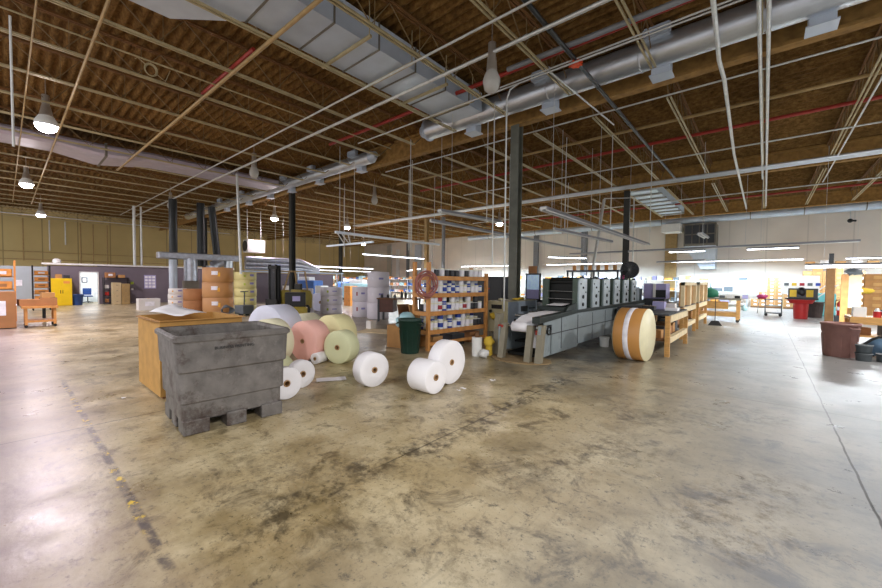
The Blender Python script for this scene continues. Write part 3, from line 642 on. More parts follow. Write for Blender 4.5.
for j in range(5):
    for i in range(6): vs.append((-.30+i*.13, -.24+j*.12, .012+.16*((5-i)/5)**2*((j+1)/5)+.02*math.sin(i*1.1+j)))
b.add(vs, [(j*6+i, j*6+i+1, (j+1)*6+i+1, (j+1)*6+i) for j in range(4) for i in range(5)], True)
o = b.build('paper_sheet', M['pw'], None, (-7.5, 1.9, 1.15), .5); tag(o, 'white paper sheets curling on top of the open cardboard pallet box', 'paper')
sm = o.modifiers.new('thick', 'SOLIDIFY'); sm.thickness = .006

# ------------------------------------------------------------ paper rolls
def paper_roll(label, contact, r, L_, ang, m, name='paper_roll', core=True, cr=.045, z=0):
    """contact = floor point below the front face; ang = direction the front face looks"""
    a = math.radians(ang); t = thing(name, label, 'paper roll', (contact[0], contact[1], z), a)
    b = MB(); b.lathe([(cr, -.012), (r*.3, -.004), (r*.6, -.008), (r-.012, 0), (r, -.012), (r, -L_+.012), (r-.012, -L_), (cr, -L_), (cr, -.012)], 48, (0, 0, r), 'x')
    b.build('paper_winding', m, t)
    b = MB(); b.lathe([(cr*.72, .004), (cr, .004), (cr, -L_-.004), (cr*.72, -L_-.004), (cr*.72, .004)], 20, (0, 0, r), 'x'); b.build('core', M['core'], t)
    return t
paper_roll('white paper roll with a wide barrel, front of the overlapping pair at centre', (-3.81, 4.34), .255, .40, 0, M['pw'], cr=.05)
paper_roll('large white paper roll, rear of the overlapping pair at centre', (-3.99, 4.95), .37, .24, 0, M['pw'], cr=.05)
paper_roll('white paper roll standing alone between the two centre pairs', (-4.8, 3.94), .28, .24, -7, M['pw'], cr=.05)
paper_roll('small white paper roll beside the bulk bin, rear of two', (-5.60, 3.12), .225, .14, 2, M['pw'], cr=.05)
paper_roll('white paper roll half hidden by the bulk bin corner, front of two', (-5.22, 2.66), .235, .14, -2, M['pw'], cr=.05)
paper_roll('large pink paper roll, the only pink one', (-7.47, 4.14), .43, .42, -79, M['pp'], cr=.05)
paper_roll('pale green paper roll leaning before the yellow one', (-6.70, 4.49), .345, .32, -72, M['pg'], cr=.055)
paper_roll('big pale yellow paper roll, farthest right of the coloured pile', (-7.75, 4.95), .46, .50, -80, M['py'], cr=.05)
paper_roll('largest lavender white paper roll at the back of the coloured pile', (-8.8, 3.95), .57, .62, -72, M['pb'], cr=.05)
paper_roll('cream paper roll partly hidden behind the bulk bin', (-7.62, 3.42), .47, .32, -72, M['pc'], cr=.05)
paper_roll('cream white roll peeking over the pink roll', (-9.35, 5.1), .42, .5, -75, M['pc'], cr=.05)
paper_roll('yellow green roll low down between bulk bin and pink roll', (-6.35, 3.0), .20, .3, -60, M['pg'], cr=.04)
paper_roll('smallest white roll on the floor below the pink roll', (-7.0, 4.16), .115, .34, -68, M['pw'], cr=.035)
def scrap(label, x, y, w, h, rz, m=M['pw']):
    b = MB(); n = 5; vs = []
    for i in range(n+1):
        j = random.uniform(-.012, .012); vs += [(-w/2+w*i/n, -h/2+j, .004+.012*random.random()), (-w/2+w*i/n, h/2+j, .004+.012*random.random())]
    b.add(vs, [(2*i, 2*i+2, 2*i+3, 2*i+1) for i in range(n)]); o = b.build('paper_scrap', m, None, (x, y, 0), rz)
    tag(o, label, 'paper scrap'); s = o.modifiers.new('thick', 'SOLIDIFY'); s.thickness = .003; return o
scrap('long torn white paper strip on the floor by the small white rolls', -5.72, 3.72, .5, .24, math.radians(60))
scrap('crumpled white paper scrap right of the centre roll pair', -3.68, 4.86, .10, .05, .4)
scrap('tiny white paper scrap just in front of the crumpled scrap', -3.66, 4.72, .05, .04, 1.2)
scrap('small white scrap on the stained floor before the press', -3.6, 5.62, .10, .05, .8)
scrap('white chip of paper left of the bulk bin', -7.0, 1.1, .05, .04, .2)

# ------------------------------------------------------------ printing press
px = -3.6
t = thing('printing_press', 'long grey offset printing press with six tower units and a paper web', 'printing press', (px, 7.35, 0))
W = .92
b = MB()
b.prism([(.62, .12), (2.2, .12), (2.25, .18), (9.3, .18), (9.3, .98), (2.2, .98), (0.3, .88), (.28, .80), (.62, .72)], -.03, 0, 'yz')
b.build('side_panel', M['press'], t)
b = MB()
b.prism([(.62, .12), (9.3, .18), (9.3, .98), (1.7, .9), (.62, .72)], -W-.1, -W-.07, 'yz'); b.build('side_panel', M['press'], t)
b = MB(); b.box(-W-.07, 2.3, .2, -.03, 9.25, .95); b.build('machine_bed', M['pressd'], t)
b = MB()
for yy in (1.2, 2.22, 3.3, 4.4, 5.5, 6.6, 7.7, 8.6): b.box(-.001, yy-.012, .2, .006, yy+.012, .93)
b.box(-.001, .62, .58, .008, 9.3, .6); b.build('panel_joint', M['dgrey'], t)
b = MB(); b.prism([(.02, .86), (.02, 1.0), (2.2, 1.06), (9.3, 1.1), (9.3, .98), (2.2, .98), (.3, .88)], -.16, .03, 'yz'); b.build('top_rail', M['pressd'], t, bev=.01)
b = MB(); b.box(-W-.1, 1.7, .86, -W+.05, 9.3, 1.0); b.build('top_rail', M['pressd'], t)
# trestle feet
for x, pts, nm in ((-.02, [(0, 0), (.14, 0), (.30, .82), (.16, .82)], 1), (-.26, [(-.02, 0), (.10, 0), (.24, .80), (.12, .80)], 1), (-W-.02, [(.0, 0), (.14, 0), (.3, .8), (.16, .8)], 1), (-W-.34, [(.3, 0), (.5, 0), (.6, .98), (.4, .98)], 1)):
    b = MB(); b.prism(pts, x-.07, x+.07, 'yz'); b.build('trestle_leg', M['trestle'], t, bev=.006)
MB().box(-.06, .12, .12, .0, .66, .80).build('side_foot_panel', M['press'], t)
MB().box(-W-.12, .1, .15, -W-.08, .66, .72).build('side_foot_panel', M['press'], t)
b = MB(); b.cyl((-W-.1, .25, .74), (.0, .25, .74), .03, n=12); b.build('reel_shaft', M['steel'], t)
b = MB(); b.lathe([(.03, -.62), (.115, -.62), (.115, -.1), (.03, -.1)], 24, (-.12, .25, .74), 'x'); b.build('paper_reel', M['pw'], t)
b = MB(); b.cyl((-.3, .25, .74), (-.2, .25, .74), .06, n=14); b.cyl((-.13, .25, .74), (-.06, .25, .74), .075, n=14); b.build('reel_clamp', M['steel'], t)
b = MB(); b.box(-.14, .16, .60, -.09, .3, .7); b.box(-W-.16, .14, .66, -W-.02, .3, .76); b.build('red_brake', M['redp'], t)
b = MB(); vs = []
for yy, zz in ((.28, .85), (.6, .96), (1.0, 1.0), (2.3, 1.02)): vs += [(-.72, yy, zz), (-.24, yy, zz)]
b.add(vs, [(2*i, 2*i+1, 2*i+3, 2*i+2) for i in range(3)]); o = b.build('paper_web', M['pw'], t); s = o.modifiers.new('t', 'SOLIDIFY'); s.thickness = .006
b = MB(); b.box(-.40, .5, .25, -.24, .504, .84); b.build('paper_web', M['pw'], t)
b = MB(); b.cyl((-W-.08, .8, .94), (-.05, .8, .94), .035, n=12); b.cyl((-W-.08, 1.5, .96), (-.05, 1.5, .96), .035, n=12); b.cyl((-W-.08, 1.95, .98), (-.05, 1.95, .98), .05, n=12); b.build('guide_roller', M['steel'], t)
b = MB(); b.box(-W-.06, .75, .3, -.05, 2.2, .34); b.box(-W-.06, 2.1, .3, -.05, 2.2, .95); b.box(-W-.05, .4, .06, -.3, 1.3, .12); b.build('inner_frame', M['pressb'], t)
b = MB(); b.lathe([(.075, -.012), (.105, -.012), (.105, .012), (.075, .012)], 20, (.02, .5, .68), 'x', True); b.beam((.02, .42, .68), (.02, .58, .68), .015, .02); b.build('hand_wheel', M['blackiron'], t)
MB().box(.0, .30, .62, .008, .44, .70).build('logo_plate', M['black'], t)
b = MB(); b.prism([(1.5, 1.02), (2.2, 1.05), (2.2, 1.22), (1.7, 1.16)], -.1, -.04, 'yz'); b.box(-W, 1.8, 1.03, -.1, 2.2, 1.12); b.build('infeed_frame', M['pressd'], t)
b = MB(); b.add([(-.72, 1.9, 1.16), (-.3, 1.9, 1.16), (-.25, 2.3, 1.2), (-.68, 2.3, 1.2)], [(0, 1, 2, 3)]); o = b.build('paper_sheet', M['pw'], t); s = o.modifiers.new('t', 'SOLIDIFY'); s.thickness = .006
# tower units
for k, (y0, y1) in enumerate(((9.6, 10.18), (10.6, 11.2), (11.55, 12.15), (12.6, 13.2), (13.65, 14.25), (14.7, 15.3))):
    a, c = y0-7.35, y1-7.35; h = 1.86
    pl = MB(); pl.prism([(a+.03, 1.0), (c, 1.0), (c, h-.02), (c-.05, h), (a+.08, h), (a+.03, h-.05)], -.05, .0, 'yz'); o = pl.build('tower_plate', M['pressl'], t, bev=.006)
    d = MB()
    for zz, r_ in ((1.18, .05), (1.38, .05), (1.62, .03)): d.cyl((-.01, (a+c)/2, zz), (.02, (a+c)/2, zz), r_, n=12)
    d.cyl((-.01, a+.12, 1.72), (.015, a+.12, 1.72), .02, n=8); d.cyl((-.01, c-.1, 1.5), (.015, c-.1, 1.5), .02, n=8); d.build('bolt', M['pressb'], t)
    pl = MB(); pl.box(-W-.08, a, .98, -W, c, h); pl.build('tower_plate', M['pressg'], t, bev=.006)
    pl = MB(); pl.box(-.16, a-.02, .98, -.05, a+.06, h+.0); pl.box(-W, a-.02, .98, -W+.1, a+.06, h); pl.build('tower_post', M['pressg'], t)
    pl = MB(); pl.box(-W, a+.12, 1.0, -.05, c-.02, h-.08); pl.build('ink_train', M['pressb'], t)
    r_ = MB()
    for q, (yy, zz, rr) in enumerate(((a+.08, 1.12, .07), (a+.05, 1.30, .022), (a+.05, 1.52, .022), (a+.16, 1.76, .07), (a+.35, 1.83, .06))): r_.cyl((-W+.02, yy, zz), (-.1, yy, zz), rr, n=12)
    r_.build('roller', M['pressb'], t)
    if k == 0: MB().cyl((-W+.02, a-.01, 1.52), (-.1, a-.01, 1.52), .012, n=8).build('tie_rod', M['steel'], t); MB().cyl((-W+.02, a-.01, 1.32), (-.1, a-.01, 1.32), .012, n=8).build('tie_rod', M['steel'], t)
    kn = MB(); kn.ball((-.02, (a+c)/2, h+.03), .045); kn.ball((-.02, a+.15, h+.02), .03); kn.build('knob', M['pressd'], t)
b = MB(); b.box(-W+.1, 8.1, 1.0, -.08, 9.2, 1.55); b.build('delivery_end', M['pressd'], t, bev=.02)
MB().box(-.09, 8.2, 1.05, -.05, 8.6, 1.6).build('end_panel', M['press'], t)
o = MB().cyl((0, 0, .0), (0, 0, .02), .62, n=32).build('floor_mat', mat('brown_board', '8f7a58', .8, 0, .12, 4), None, (-4.15, 7.6, 0)); tag(o, 'round brown cardboard sheet on the floor under the press feed', 'cardboard'); o.scale = (1.15, .8, 1)
# console
t = thing('control_console', 'beige and blue grey electrical console beside the press feed', 'control cabinet', (-5.9, 10.3, 0))
MB().box(-.34, -.9, .28, .34, .9, 1.19).build('cabinet_body', M['console'], t, bev=.015)
MB().box(.34, -.88, .3, .352, .88, 1.17).build('side_panel', M['consoleb'], t)
for dx in (-.28, .28):
    for dy in (-.8, .8): MB().box(dx-.04, dy-.04, 0, dx+.04, dy+.04, .28).build('leg', M['trestle'], t)
MB().box(.352, -.15, .86, .366, .25, 1.02).build('gauge_panel', M['black'], t)
b = MB()
for k in range(5): b.cyl((.352, .38+k*.09, .94), (.37, .38+k*.09, .94), .018, n=8)
b.cyl((.352, -.5, .62), (.37, -.5, .62), .05, n=12); b.build('button', M['black'], t)
MB().box(-.2, -.915, .96, .15, -.9, 1.08).build('gauge_panel', M['black'], t)
b = MB(); b.ball((-.15, -.93, .74), .09, (1, .4, 1.1), jit=.3); b.build('yellow_tag', M['ylw'], t)
b = MB(); b.cyl((-.23, -.9, .88), (-.23, -.93, .88), .05, n=12); b.build('dial', M['black'], t)
for k, (dx, dy, c, l) in enumerate(((-.1, -.5, 'cream_plastic', 'cream tub lying on top of the control console'), (.1, .0, 'yellow_cloth', 'yellow rag lying on top of the control console'), (0, .5, 'yellow_paint', 'flat yellow tray on the far end of the control console'))):
    b = MB(); b.ball((0, 0, .035), .1, (1, 1.6, .35), jit=.15); o = b.build(['tub', 'rag', 'tray'][k], _m[c], None, (-5.9+dx, 10.3+dy, 1.19)); tag(o, l, ['tub', 'rag', 'tray'][k])
# drums by the press
o = None
t = thing('paper_drum', 'white splattered fibre drum on the floor left of the press feet', 'drum', (-5.1, 7.25, 0)); b = MB(); b.cyl((0, 0, 0), (0, 0, .44), .12, n=20); b.build('drum_wall', M['white'], t); b = MB(); b.ball((0, 0, .48), .06, (1, 1, 1.4), jit=.2); b.build('spout', M['woodd'], t)
b = MB(); b.cyl((0, 0, 0), (0, 0, .22), .09, .08, n=12); b.ball((0, 0, .32), .12, (1, 1, 1.1), jit=.25); o = b.build('rag_bundle', M['ylw'], None, (-4.93, 7.5, 0)); tag(o, 'yellow rag bundle between the white drum and press foot', 'rags')
b = MB(); b.ball((0, 0, .1), .11, (1.1, 1, .9), jit=.3); o = b.build('plastic_bag', M['white'], None, (-4.84, 7.18, 0)); tag(o, 'crumpled clear plastic bag before the yellow rags', 'plastic bag')
t = thing('pail', 'small white pail on the floor under the press, middle of its length', 'pail', (-3.3, 10.75, 0)); b = MB(); b.cyl((0, 0, 0), (0, 0, .26), .11, .125, n=20); b.build('pail_wall', M['white'], t); b = MB(); b.lathe([(.125, .235), (.135, .24), (.135, .26), (.125, .265)], 20); b.build('rim', M['white'], t)

# ------------------------------------------------------------ wrapped roll
t = paper_roll('giant kraft wrapped roll with a white band at the end of the press', (-1.95, 9.40), .59, .56, -4, M['craft'], cr=.0501)
for c in list(t.children):
    if c.name.startswith('core'): bpy.data.objects.remove(c)
b = MB(); b.lathe([(.001, .004), (.585, .004), (.59, -.004)], 48, (0, 0, .59), 'x'); b.build('end_disc', M['cream'], t)
b = MB(); b.lathe([(.591, -.35), (.597, -.345), (.597, -.245), (.591, -.24)], 48, (0, 0, .59), 'x'); b.build('paper_band', M['lab'], t)
b = MB(); b.lathe([(.001, -.568), (.585, -.568), (.59, -.56)], 48, (0, 0, .59), 'x'); b.build('end_disc', M['cream'], t)

# ------------------------------------------------------------ green bin
def brute(name, label, loc, r1, r0, h, m, lid=False, hd=-60):
    t = thing(name, label, 'trash can', loc)
    b = MB(); b.lathe([(r0*.96, 0), (r0, .02), (r1*.94, h*.72), (r1*.98, h*.73), (r1, h*.93), (r1*1.05, h*.935), (r1*1.06, h), (r1*1.0, h), (r1*.96, h*.93), (r0*.94, .03), (.001, .03)], 36); b.lathe([(.001, 0), (r0*.96, 0)], 36); b.build('can_body', m, t)
    b = MB()
    for k in range(12):
        a = 2*PI*k/12; q0 = (r0*.995*math.cos(a), r0*.995*math.sin(a), .05); q1 = (r1*.955*math.cos(a), r1*.955*math.sin(a), h*.68); b.tube([q0, q1], .008, 5)
    b.build('rib', m, t)
    for s in (0, 180):
        a = math.radians(hd+s); d = Vector((math.cos(a), math.sin(a), 0)); p = Vector((-d.y, d.x, 0))
        b = MB(); b.tube([d*r1*.96+p*-.1+Vector((0, 0, h*.9)), d*(r1+.05)+p*-.09+Vector((0, 0, h*.86)), d*(r1+.05)+p*.09+Vector((0, 0, h*.86)), d*r1*.96+p*.1+Vector((0, 0, h*.9))], .018, 8); b.build('handle', m, t)
    return t
t = brute('trash_can', 'dark green round plastic trash can beside the ink can rack', (-6.5, 6.42, 0), .275, .22, .83, M['green'], hd=20)
b = MB(); b.box(.0, -.291, .66, .06, -.28, .76, ); b.build('blue_sticker', M['lab'], t, rz=math.radians(-95))
b = MB(); b.ball((0, 0, .2), .22, (1, 1, .9), 14, jit=.18); b.ball((-.18, -.05, .12), .14, (1, 1, .9), jit=.2); o = b.build('plastic_bag', M['lblue'], None, (-6.95, 6.75, .55)); tag(o, 'crumpled pale blue plastic bag behind the green trash can', 'plastic bag')
o = MB().box(-.35, -.3, 0, .35, .3, .58).build('cardboard_box', M['card'], None, (-7.25, 6.95, 0), .2); tag(o, 'cardboard box under the pale blue bag behind the green can', 'cardboard box')

# ------------------------------------------------------------ ink can rack
RK = math.radians(-4.3); RO = Vector((-6.33, 6.88, 0))
t = thing('storage_rack', 'orange wooden rack full of ink cans with a coiled hose', 'rack', RO, RK)
D, LN = .58, 2.3
for (x, y, h) in ((0, 0, 2.22), (-D, .05, 2.24), (0, LN, 1.98), (-D, LN, 2.15)):
    MB().box(x-.045, y-.04, 0, x+.045, y+.04, h).build('post', M['woodo'], t, bev=.004)
SZ = (1.87, 1.43, .97, .50)
for z in SZ:
    b = MB(); b.box(-D+.045, .04, z-.02, -.02, LN-.04, z); b.build('shelf_board', M['woodd'], t)
    b = MB(); b.box(-.02, .04, z-.10, .02, LN-.04, z+.01); b.box(-D-.02, .04, z-.10, -D+.02, LN-.04, z); b.box(-D, -.02, z-.1, 0, .02, z); b.build('shelf_rail', M['woodo'], t, bev=.003)
b = MB(); b.box(-.02, .04, .12, .02, LN-.04, .2); b.build('shelf_rail', M['woodo'], t)
t2 = thing('hose_coil', 'reddish coiled hose hanging on the front post of the ink rack', 'hose', RO+Vector((.07, -.12, 1.66)), RK-.5)
b = MB()
for k in range(9):
    rr = .22+.08*random.random(); ox, oz = random.uniform(-.05, .05), random.uniform(-.08, .04); pts = [((.02*k-.08)+.02*math.sin(3*a+k), ox+rr*math.cos(a), oz+rr*math.sin(a)*1.15) for a in [2*PI*i/24 for i in range(25)]]
    b.tube(pts, .015, 6)
b.build('hose_loops', M['hose'], t2)
b = MB(); b.tube([(.0, .1, .2), (.03, .0, .05), (.03, .12, -.1), (0, 0, -.25)], .013, 6); b.build('hose_end', M['hose'], t2)
def can(m1, m2, r=.075, h=.2, name='ink_can'):
    t = thing(name, '', 'can')
    b = MB(); b.cyl((0, 0, 0), (0, 0, h), r, n=14); b.build('can_wall', m1, t)
    b = MB(); b.cyl((0, 0, h), (0, 0, h+.012), r*1.03, n=14); b.build('lid', M['whitep'] if m1 is not M['white'] else M['cream'], t)
    b = MB(); b.cyl((0, 0, h*.25), (0, 0, h*.8), r*1.012, n=14, caps=False); b.build('label_band', m2, t)
    return t
protos = {}
def getcan(kind):
    if kind in protos: return None
    return None
KINDS = {'white': (M['white'], M['lab'], .08, .20), 'blue': (M['inkblue'], M['white'], .075, .2), 'red': (M['inkred'], M['white'], .07, .2), 'dark': (M['inkdark'], M['dgrey'], .07, .17), 'cream': (M['cream'], M['lab'], .075, .22), 'half blue': (M['white'], M['inkblue'], .08, .2), 'half red': (M['white'], M['inkred'], .08, .19)}
seqs = {0: ['white', 'dark', 'white', 'dark', 'dark', 'dark', 'white', 'dark', 'white', 'white', 'white'],
        1: ['half blue', 'blue', 'white', 'half blue', 'blue', 'half blue', 'blue', 'white', 'cream', 'blue', 'white', 'white', 'blue'],
        2: ['white', 'white', 'half red', 'blue', 'half blue', 'white', 'white', 'cream', 'half red', 'white', 'dark', 'dark', 'white'],
        3: ['white', 'cream', 'half blue', 'white', 'blue', 'white', 'half blue', 'white', 'white', 'cream', 'dark', 'dark']}
cs, sn = math.cos(RK), math.sin(RK)
nm = {0: 'top shelf', 1: 'second shelf from the top', 2: 'third shelf from the top', 3: 'bottom shelf'}
adj = {'white': 'plain white', 'blue': 'dark blue', 'red': 'red', 'dark': 'dark', 'cream': 'cream', 'half blue': 'white and blue labelled', 'half red': 'white and red labelled'}
for si, sq in seqs.items():
    for row, xo in ((0, -.12), (1, -.29), (2, -.46)):
        if si == 0 and row == 2: continue
        for i, kd in enumerate(sq):
            if row: kd = random.choice(sq)
            if row == 2 and random.random() < .3: continue
            y = .18+(LN-.36)*i/(len(sq)-1)+random.uniform(-.01, .01)+row*.03
            y = min(y, LN-.12)
            p = (RO.x+xo*cs-y*sn, RO.y+xo*sn+y*cs, SZ[si]+.001)
            lab = '%s ink can on the %s of the rack' % (adj[kd], nm[si])
            if kd not in protos:
                m1, m2, r, h = KINDS[kd]; pr = can(m1, m2, r, h); protos[kd] = pr; pr.location = p; pr['label'] = lab; pr['group'] = '%s ink cans on the %s' % (adj[kd], nm[si])
            else: dup(protos[kd], p, 0, lab, '%s ink cans on the %s' % (adj[kd], nm[si]))
            if random.random() < (.7 if row else .35) and si:   # second tier
                dup(protos[kd], (p[0], p[1], p[2]+KINDS[kd][3]+.013), 0, lab.replace('ink can on', 'ink can stacked on').replace('from the top', 'down'), '%s ink cans stacked on the %s' % (adj[kd], nm[si]))
for i, (y, z, w_, m, l) in enumerate(((.5, 0, .35, 'cardboard', 'cardboard carton on the floor under the near end of the ink rack'), (1.3, 0, .5, 'dark_grey', 'dark grey crate on the floor under the middle of the ink rack'), (2.0, 0, .4, 'brown_cardboard', 'brown carton on the floor under the far end of the ink rack'))):
    o = MB().box(-.25, -w_/2, 0, .25, w_/2, .3).build('carton', _m[m], None, (RO.x-.4*cs-y*sn, RO.y-.4*sn+y*cs, z), RK, bev=.005); tag(o, l, 'carton')
# ------------------------------------------------------------ generic builders
def carton(label, x, y, z, w_, d, h, m, rz=0, lab=None, group=None, name='carton', face='-y', cat='carton'):
    """box with a tape strip and, if asked, a label panel facing the room"""
    t = thing(name, label, cat, (x, y, z), rz, group)
    MB().box(-w_/2, -d/2, 0, w_/2, d/2, h).build('box_body', m, t, bev=.006)
    b = MB(); b.box(-w_/2-.002, -.03, h-.001, w_/2+.002, .03, h+.002); b.build('tape', M['cardin'], t)
    if lab:
        b = MB()
        if face == '-y': b.box(-w_*.22, -d/2-.004, h*.35, w_*.22, -d/2, h*.75)
        else: b.box(w_/2, -d*.22, h*.35, w_/2+.004, d*.22, h*.75)
        b.build('label_panel', lab, t)
    return t
def wrap_stack(where, x, y, r, hs, m, labm, ang, group, extra=None):
    """each standing wrapped roll is a thing"""
    z = 0
    n = len(hs)
    for i, h in enumerate(hs):
        pos = 'bottom' if i == 0 else ('top' if i == n-1 else ('middle' if n == 3 else ['second', 'third', 'fourth', 'fifth'][i-1]))
        if n > 3 and 0 < i < n-1: pos += ' from the floor'
        t = thing('wrapped_roll', '%s paper roll in %s' % (pos, where), 'wrapped roll', (x+random.uniform(-.015, .015), y+random.uniform(-.015, .015), z), math.radians(ang), group)
        b = MB(); b.lathe([(.001, 0), (r-.02, 0), (r, .015), (r, h-.02), (r-.02, h-.004), (.001, h-.004)], 36); b.build('wrapping', m, t)
        if labm:
            b = MB(); a0 = -.05; n_ = 6; vs = []
            for k in range(n_+1):
                a = a0+.42*k/n_; vs += [((r+.004)*math.cos(a), (r+.004)*math.sin(a), h*.5), ((r+.004)*math.cos(a), (r+.004)*math.sin(a), h*(.75 if labm is M['lab'] or h < .45 else .62))]
            b.add(vs, [(2*k, 2*k+2, 2*k+3, 2*k+1) for k in range(n_)]); b.build('label', labm, t)
        if extra:
            b = MB(); a0 = extra[1]; vs = []
            for k in range(4):
                a = a0+.16*k/3; vs += [((r+.004)*math.cos(a), (r+.004)*math.sin(a), h*.4), ((r+.004)*math.cos(a), (r+.004)*math.sin(a), h*.65)]
            b.add(vs, [(2*k, 2*k+2, 2*k+3, 2*k+1) for k in range(3)]); b.build('small_label', extra[0], t)
        z += h
wrap_stack('the tall white stack of three beside the rack', -13.55, 11.3, .50, (.72, .72, .70), M['wrapw'], M['purple'], -35, 'tall white roll stack', (M['tape'], -.7))
wrap_stack('the shorter white stack of two just left of the tall one', -14.7, 11.2, .42, (.74, .70), M['wrapw'], M['purple'], -35, 'short white roll stack', (M['redp'], -.6))
wrap_stack('the green labelled white stack farther left', -17.2, 11.2, .55, (.46, .46, .45), M['wrapw'], M['purple'], -25, 'green labelled roll stack', (M['labg'], -.55))
wrap_stack('the plain white stack next to the lying roll behind the forklift', -17.9, 10.2, .32, (.65, .65), M['wrapw'], None, -30, 'plain white roll stack')
o = paper_roll('pale wrapped roll lying on its side behind the coloured rolls', (-18.6, 11.4), .5, .5, -10, M['pb'], cr=.08)
wrap_stack('the brown stack of three left of the yellow one', -21.7, 7.3, .70, (.78, .78, .76), M['wrapb'], M['lab'], -40, 'brown roll stack', (M['laby'], .35))
wrap_stack('the yellow wrapped stack beside the forklift', -20.5, 8.2, .52, (.42, .42, .42, .42, .42), M['wrapy'], M['purple'], 5, 'yellow roll stack', (M['labg'], -.6))
wrap_stack('the low brown pair left of the tall brown stack', -22.9, 6.6, .52, (.6, .6), M['cardd'], None, 0, 'low brown pair')
wrap_stack('the beige stack left of the brown pair', -24.0, 6.1, .42, (.3, .3, .3, .3), M['boxw'], M['purple'], -10, 'beige labelled stack', (M['laby'], -.7))
carton('long white carton low in front of the purple partition', -25.6, 5.15, 0, .6, .95, .62, M['boxw'], 0, M['lab'], face='x')
t = thing('cable_coil', 'grey tangle of hose and cable standing before the yellow roll stack', 'hose', (-18.9, 6.7, 0))
b = MB()
for k in range(5):
    b.tube([(.05*k, (.16+.03*k)*math.cos(a), .3+(.22-.02*k)*math.sin(a)) for a in [2*PI*i/20 for i in range(21)]], .025, 6)
b.build('hose_loops', M['grayb'], t)
t = thing('pallet_jack', 'grey low pallet truck parked before the yellow roll stack', 'pallet truck', (-18.9, 7.5, 0), .3)
b = MB(); b.box(-.3, -.3, .08, .3, .3, .5); b.build('pump_body', M['grayb'], t, bev=.03)
b = MB(); b.tube([(0, 0, .5), (.15, -.1, 1.0), (.2, -.15, 1.15)], .03); b.tube([(.2, -.35, 1.15), (.2, .05, 1.15)], .025); b.build('handle', M['grayb'], t)
b = MB(); b.cyl((0, -.25, .08), (0, -.1, .08), .08, n=12); b.cyl((0, .1, .08), (0, .25, .08), .08, n=12); b.build('wheel', M['black'], t)

# ------------------------------------------------------------ forklift
t = thing('forklift', 'dirty yellow forklift with a black mast behind the paper rolls', 'forklift', (-17.15, 8.1, 0), math.radians(-82))
t.scale = (.75, .85, .97)
b = MB()
for sx in (-.38, .38):
    b.box(-.15, sx-.07, .1, 0, sx+.07, 2.45); b.box(-.02, sx*.75-.05, .12, .1, sx*.75+.05, 2.5)
b.box(-.14, -.4, 2.3, .1, .4, 2.45); b.box(-.14, -.4, 1.2, -.04, .4, 1.32); b.build('mast', M['pressb'], t)
b = MB()
for k in range(6): b.tube([(.02, -.2+.07*k, .2), (.03, -.2+.07*k, 2.35)], .02, 6)
b.cyl((-.05, 0, .2), (-.05, 0, 1.9), .06, n=10); b.build('lift_chain', M['dgrey'], t)
b = MB(); b.box(.1, -.5, .3, .18, .5, .85); b.build('carriage', M['pressb'], t)
for s in (-.35, .35):
    b = MB(); b.box(.12, s-.06, .05, 1.1, s+.06, .1); b.box(.12, s-.06, .05, .18, s+.06, .7); b.build('fork', M['pressb'], t)
b = MB(); b.prism([(-.25, .35), (-2.4, .35), (-2.45, 1.0), (-2.3, 1.25), (-1.6, 1.3), (-1.5, .9), (-.9, .9), (-.7, 1.3), (-.25, 1.3)], -.5, .5); b.build('chassis', M['forky'], t, bev=.04)
b = MB(); b.box(-1.75, -.3, .9, -1.2, .3, 1.05); b.box(-1.85, -.3, 1.05, -1.7, .3, 1.6); b.build('seat', M['black'], t, bev=.04)
b = MB()
for s in (-.45, .45):
    b.beam((-.35, s, 1.25), (-.75, s, 2.2), .08, .06); b.beam((-2.1, s, 1.25), (-1.9, s, 2.2), .08, .06); b.beam((-.75, s, 2.2), (-1.9, s, 2.2), .08, .06)
for k in range(6): b.beam((-.75-.22*k, -.45, 2.2), (-.75-.22*k, .45, 2.2), .04, .04)
b.build('overhead_guard', M['tanstrap'], t)
for s in (-.42, .42):
    for x, r in ((-.45, .32), (-2.0, .27)):
        b = MB(); b.cyl((x, s-.1, r), (x, s+.1, r), r, n=20); b.build('wheel', M['black'], t)
b = MB(); b.tube([(-.6, 0, 1.2), (-.8, 0, 1.5)], .025); b.lathe([(.16, -.015), (.19, -.015), (.19, .015), (.16, .015)], 16, (-.82, 0, 1.52), 'z', True); b.build('steering_wheel', M['black'], t)
t = thing('battery_charger', 'black box with a small screen between forklift and white rolls', 'charger', (-15.8, 8.45, 0), math.radians(-30))
b = MB(); b.box(-.3, -.42, .55, .3, .42, 1.18); b.build('case', M['black'], t, bev=.02)
MB().box(.301, -.12, .8, .31, .2, 1.02).build('screen', M['lav'], t)
b = MB(); b.box(-.35, -.5, 0, .35, .5, .5); b.box(-.3, -.45, .5, .3, .45, .55); b.build('stand', M['forky'], t, bev=.02)

# ------------------------------------------------------------ left partition & things before it
WXp = -33.0
pw = [(-9, 1.72, 2.36, 'greyw'), (1.72, 3.17, 2.45, 'purplew'), (4.0, 12.2, 2.5, 'purplew')]
for y0, y1, z, m in pw: struct(MB().box(WXp-.12, y0, 0, WXp, y1, z).build('partition_wall', M[m]))
struct(MB().box(WXp-.12, 3.17, 2.05, WXp, 4.0, 2.45).build('partition_wall', M['purplew']))
o = MB().box(WXp-.3, 1.5, 2.5, WXp+.1, 12.3, 2.6).build('trim_1', M['whitep']); struct(o)
struct(MB().box(WXp-3.2, 2.4, 0, WXp-3.1, 5.2, 2.45).build('wall_room', M['door']))
struct(MB().box(WXp-3.1, 5.1, 0, WXp-.12, 5.2, 2.45).build('wall_room', M['door']))
struct(MB().box(WXp-3.1, 2.4, 0, WXp-.12, 2.5, 2.45).build('wall_room', M['door']))
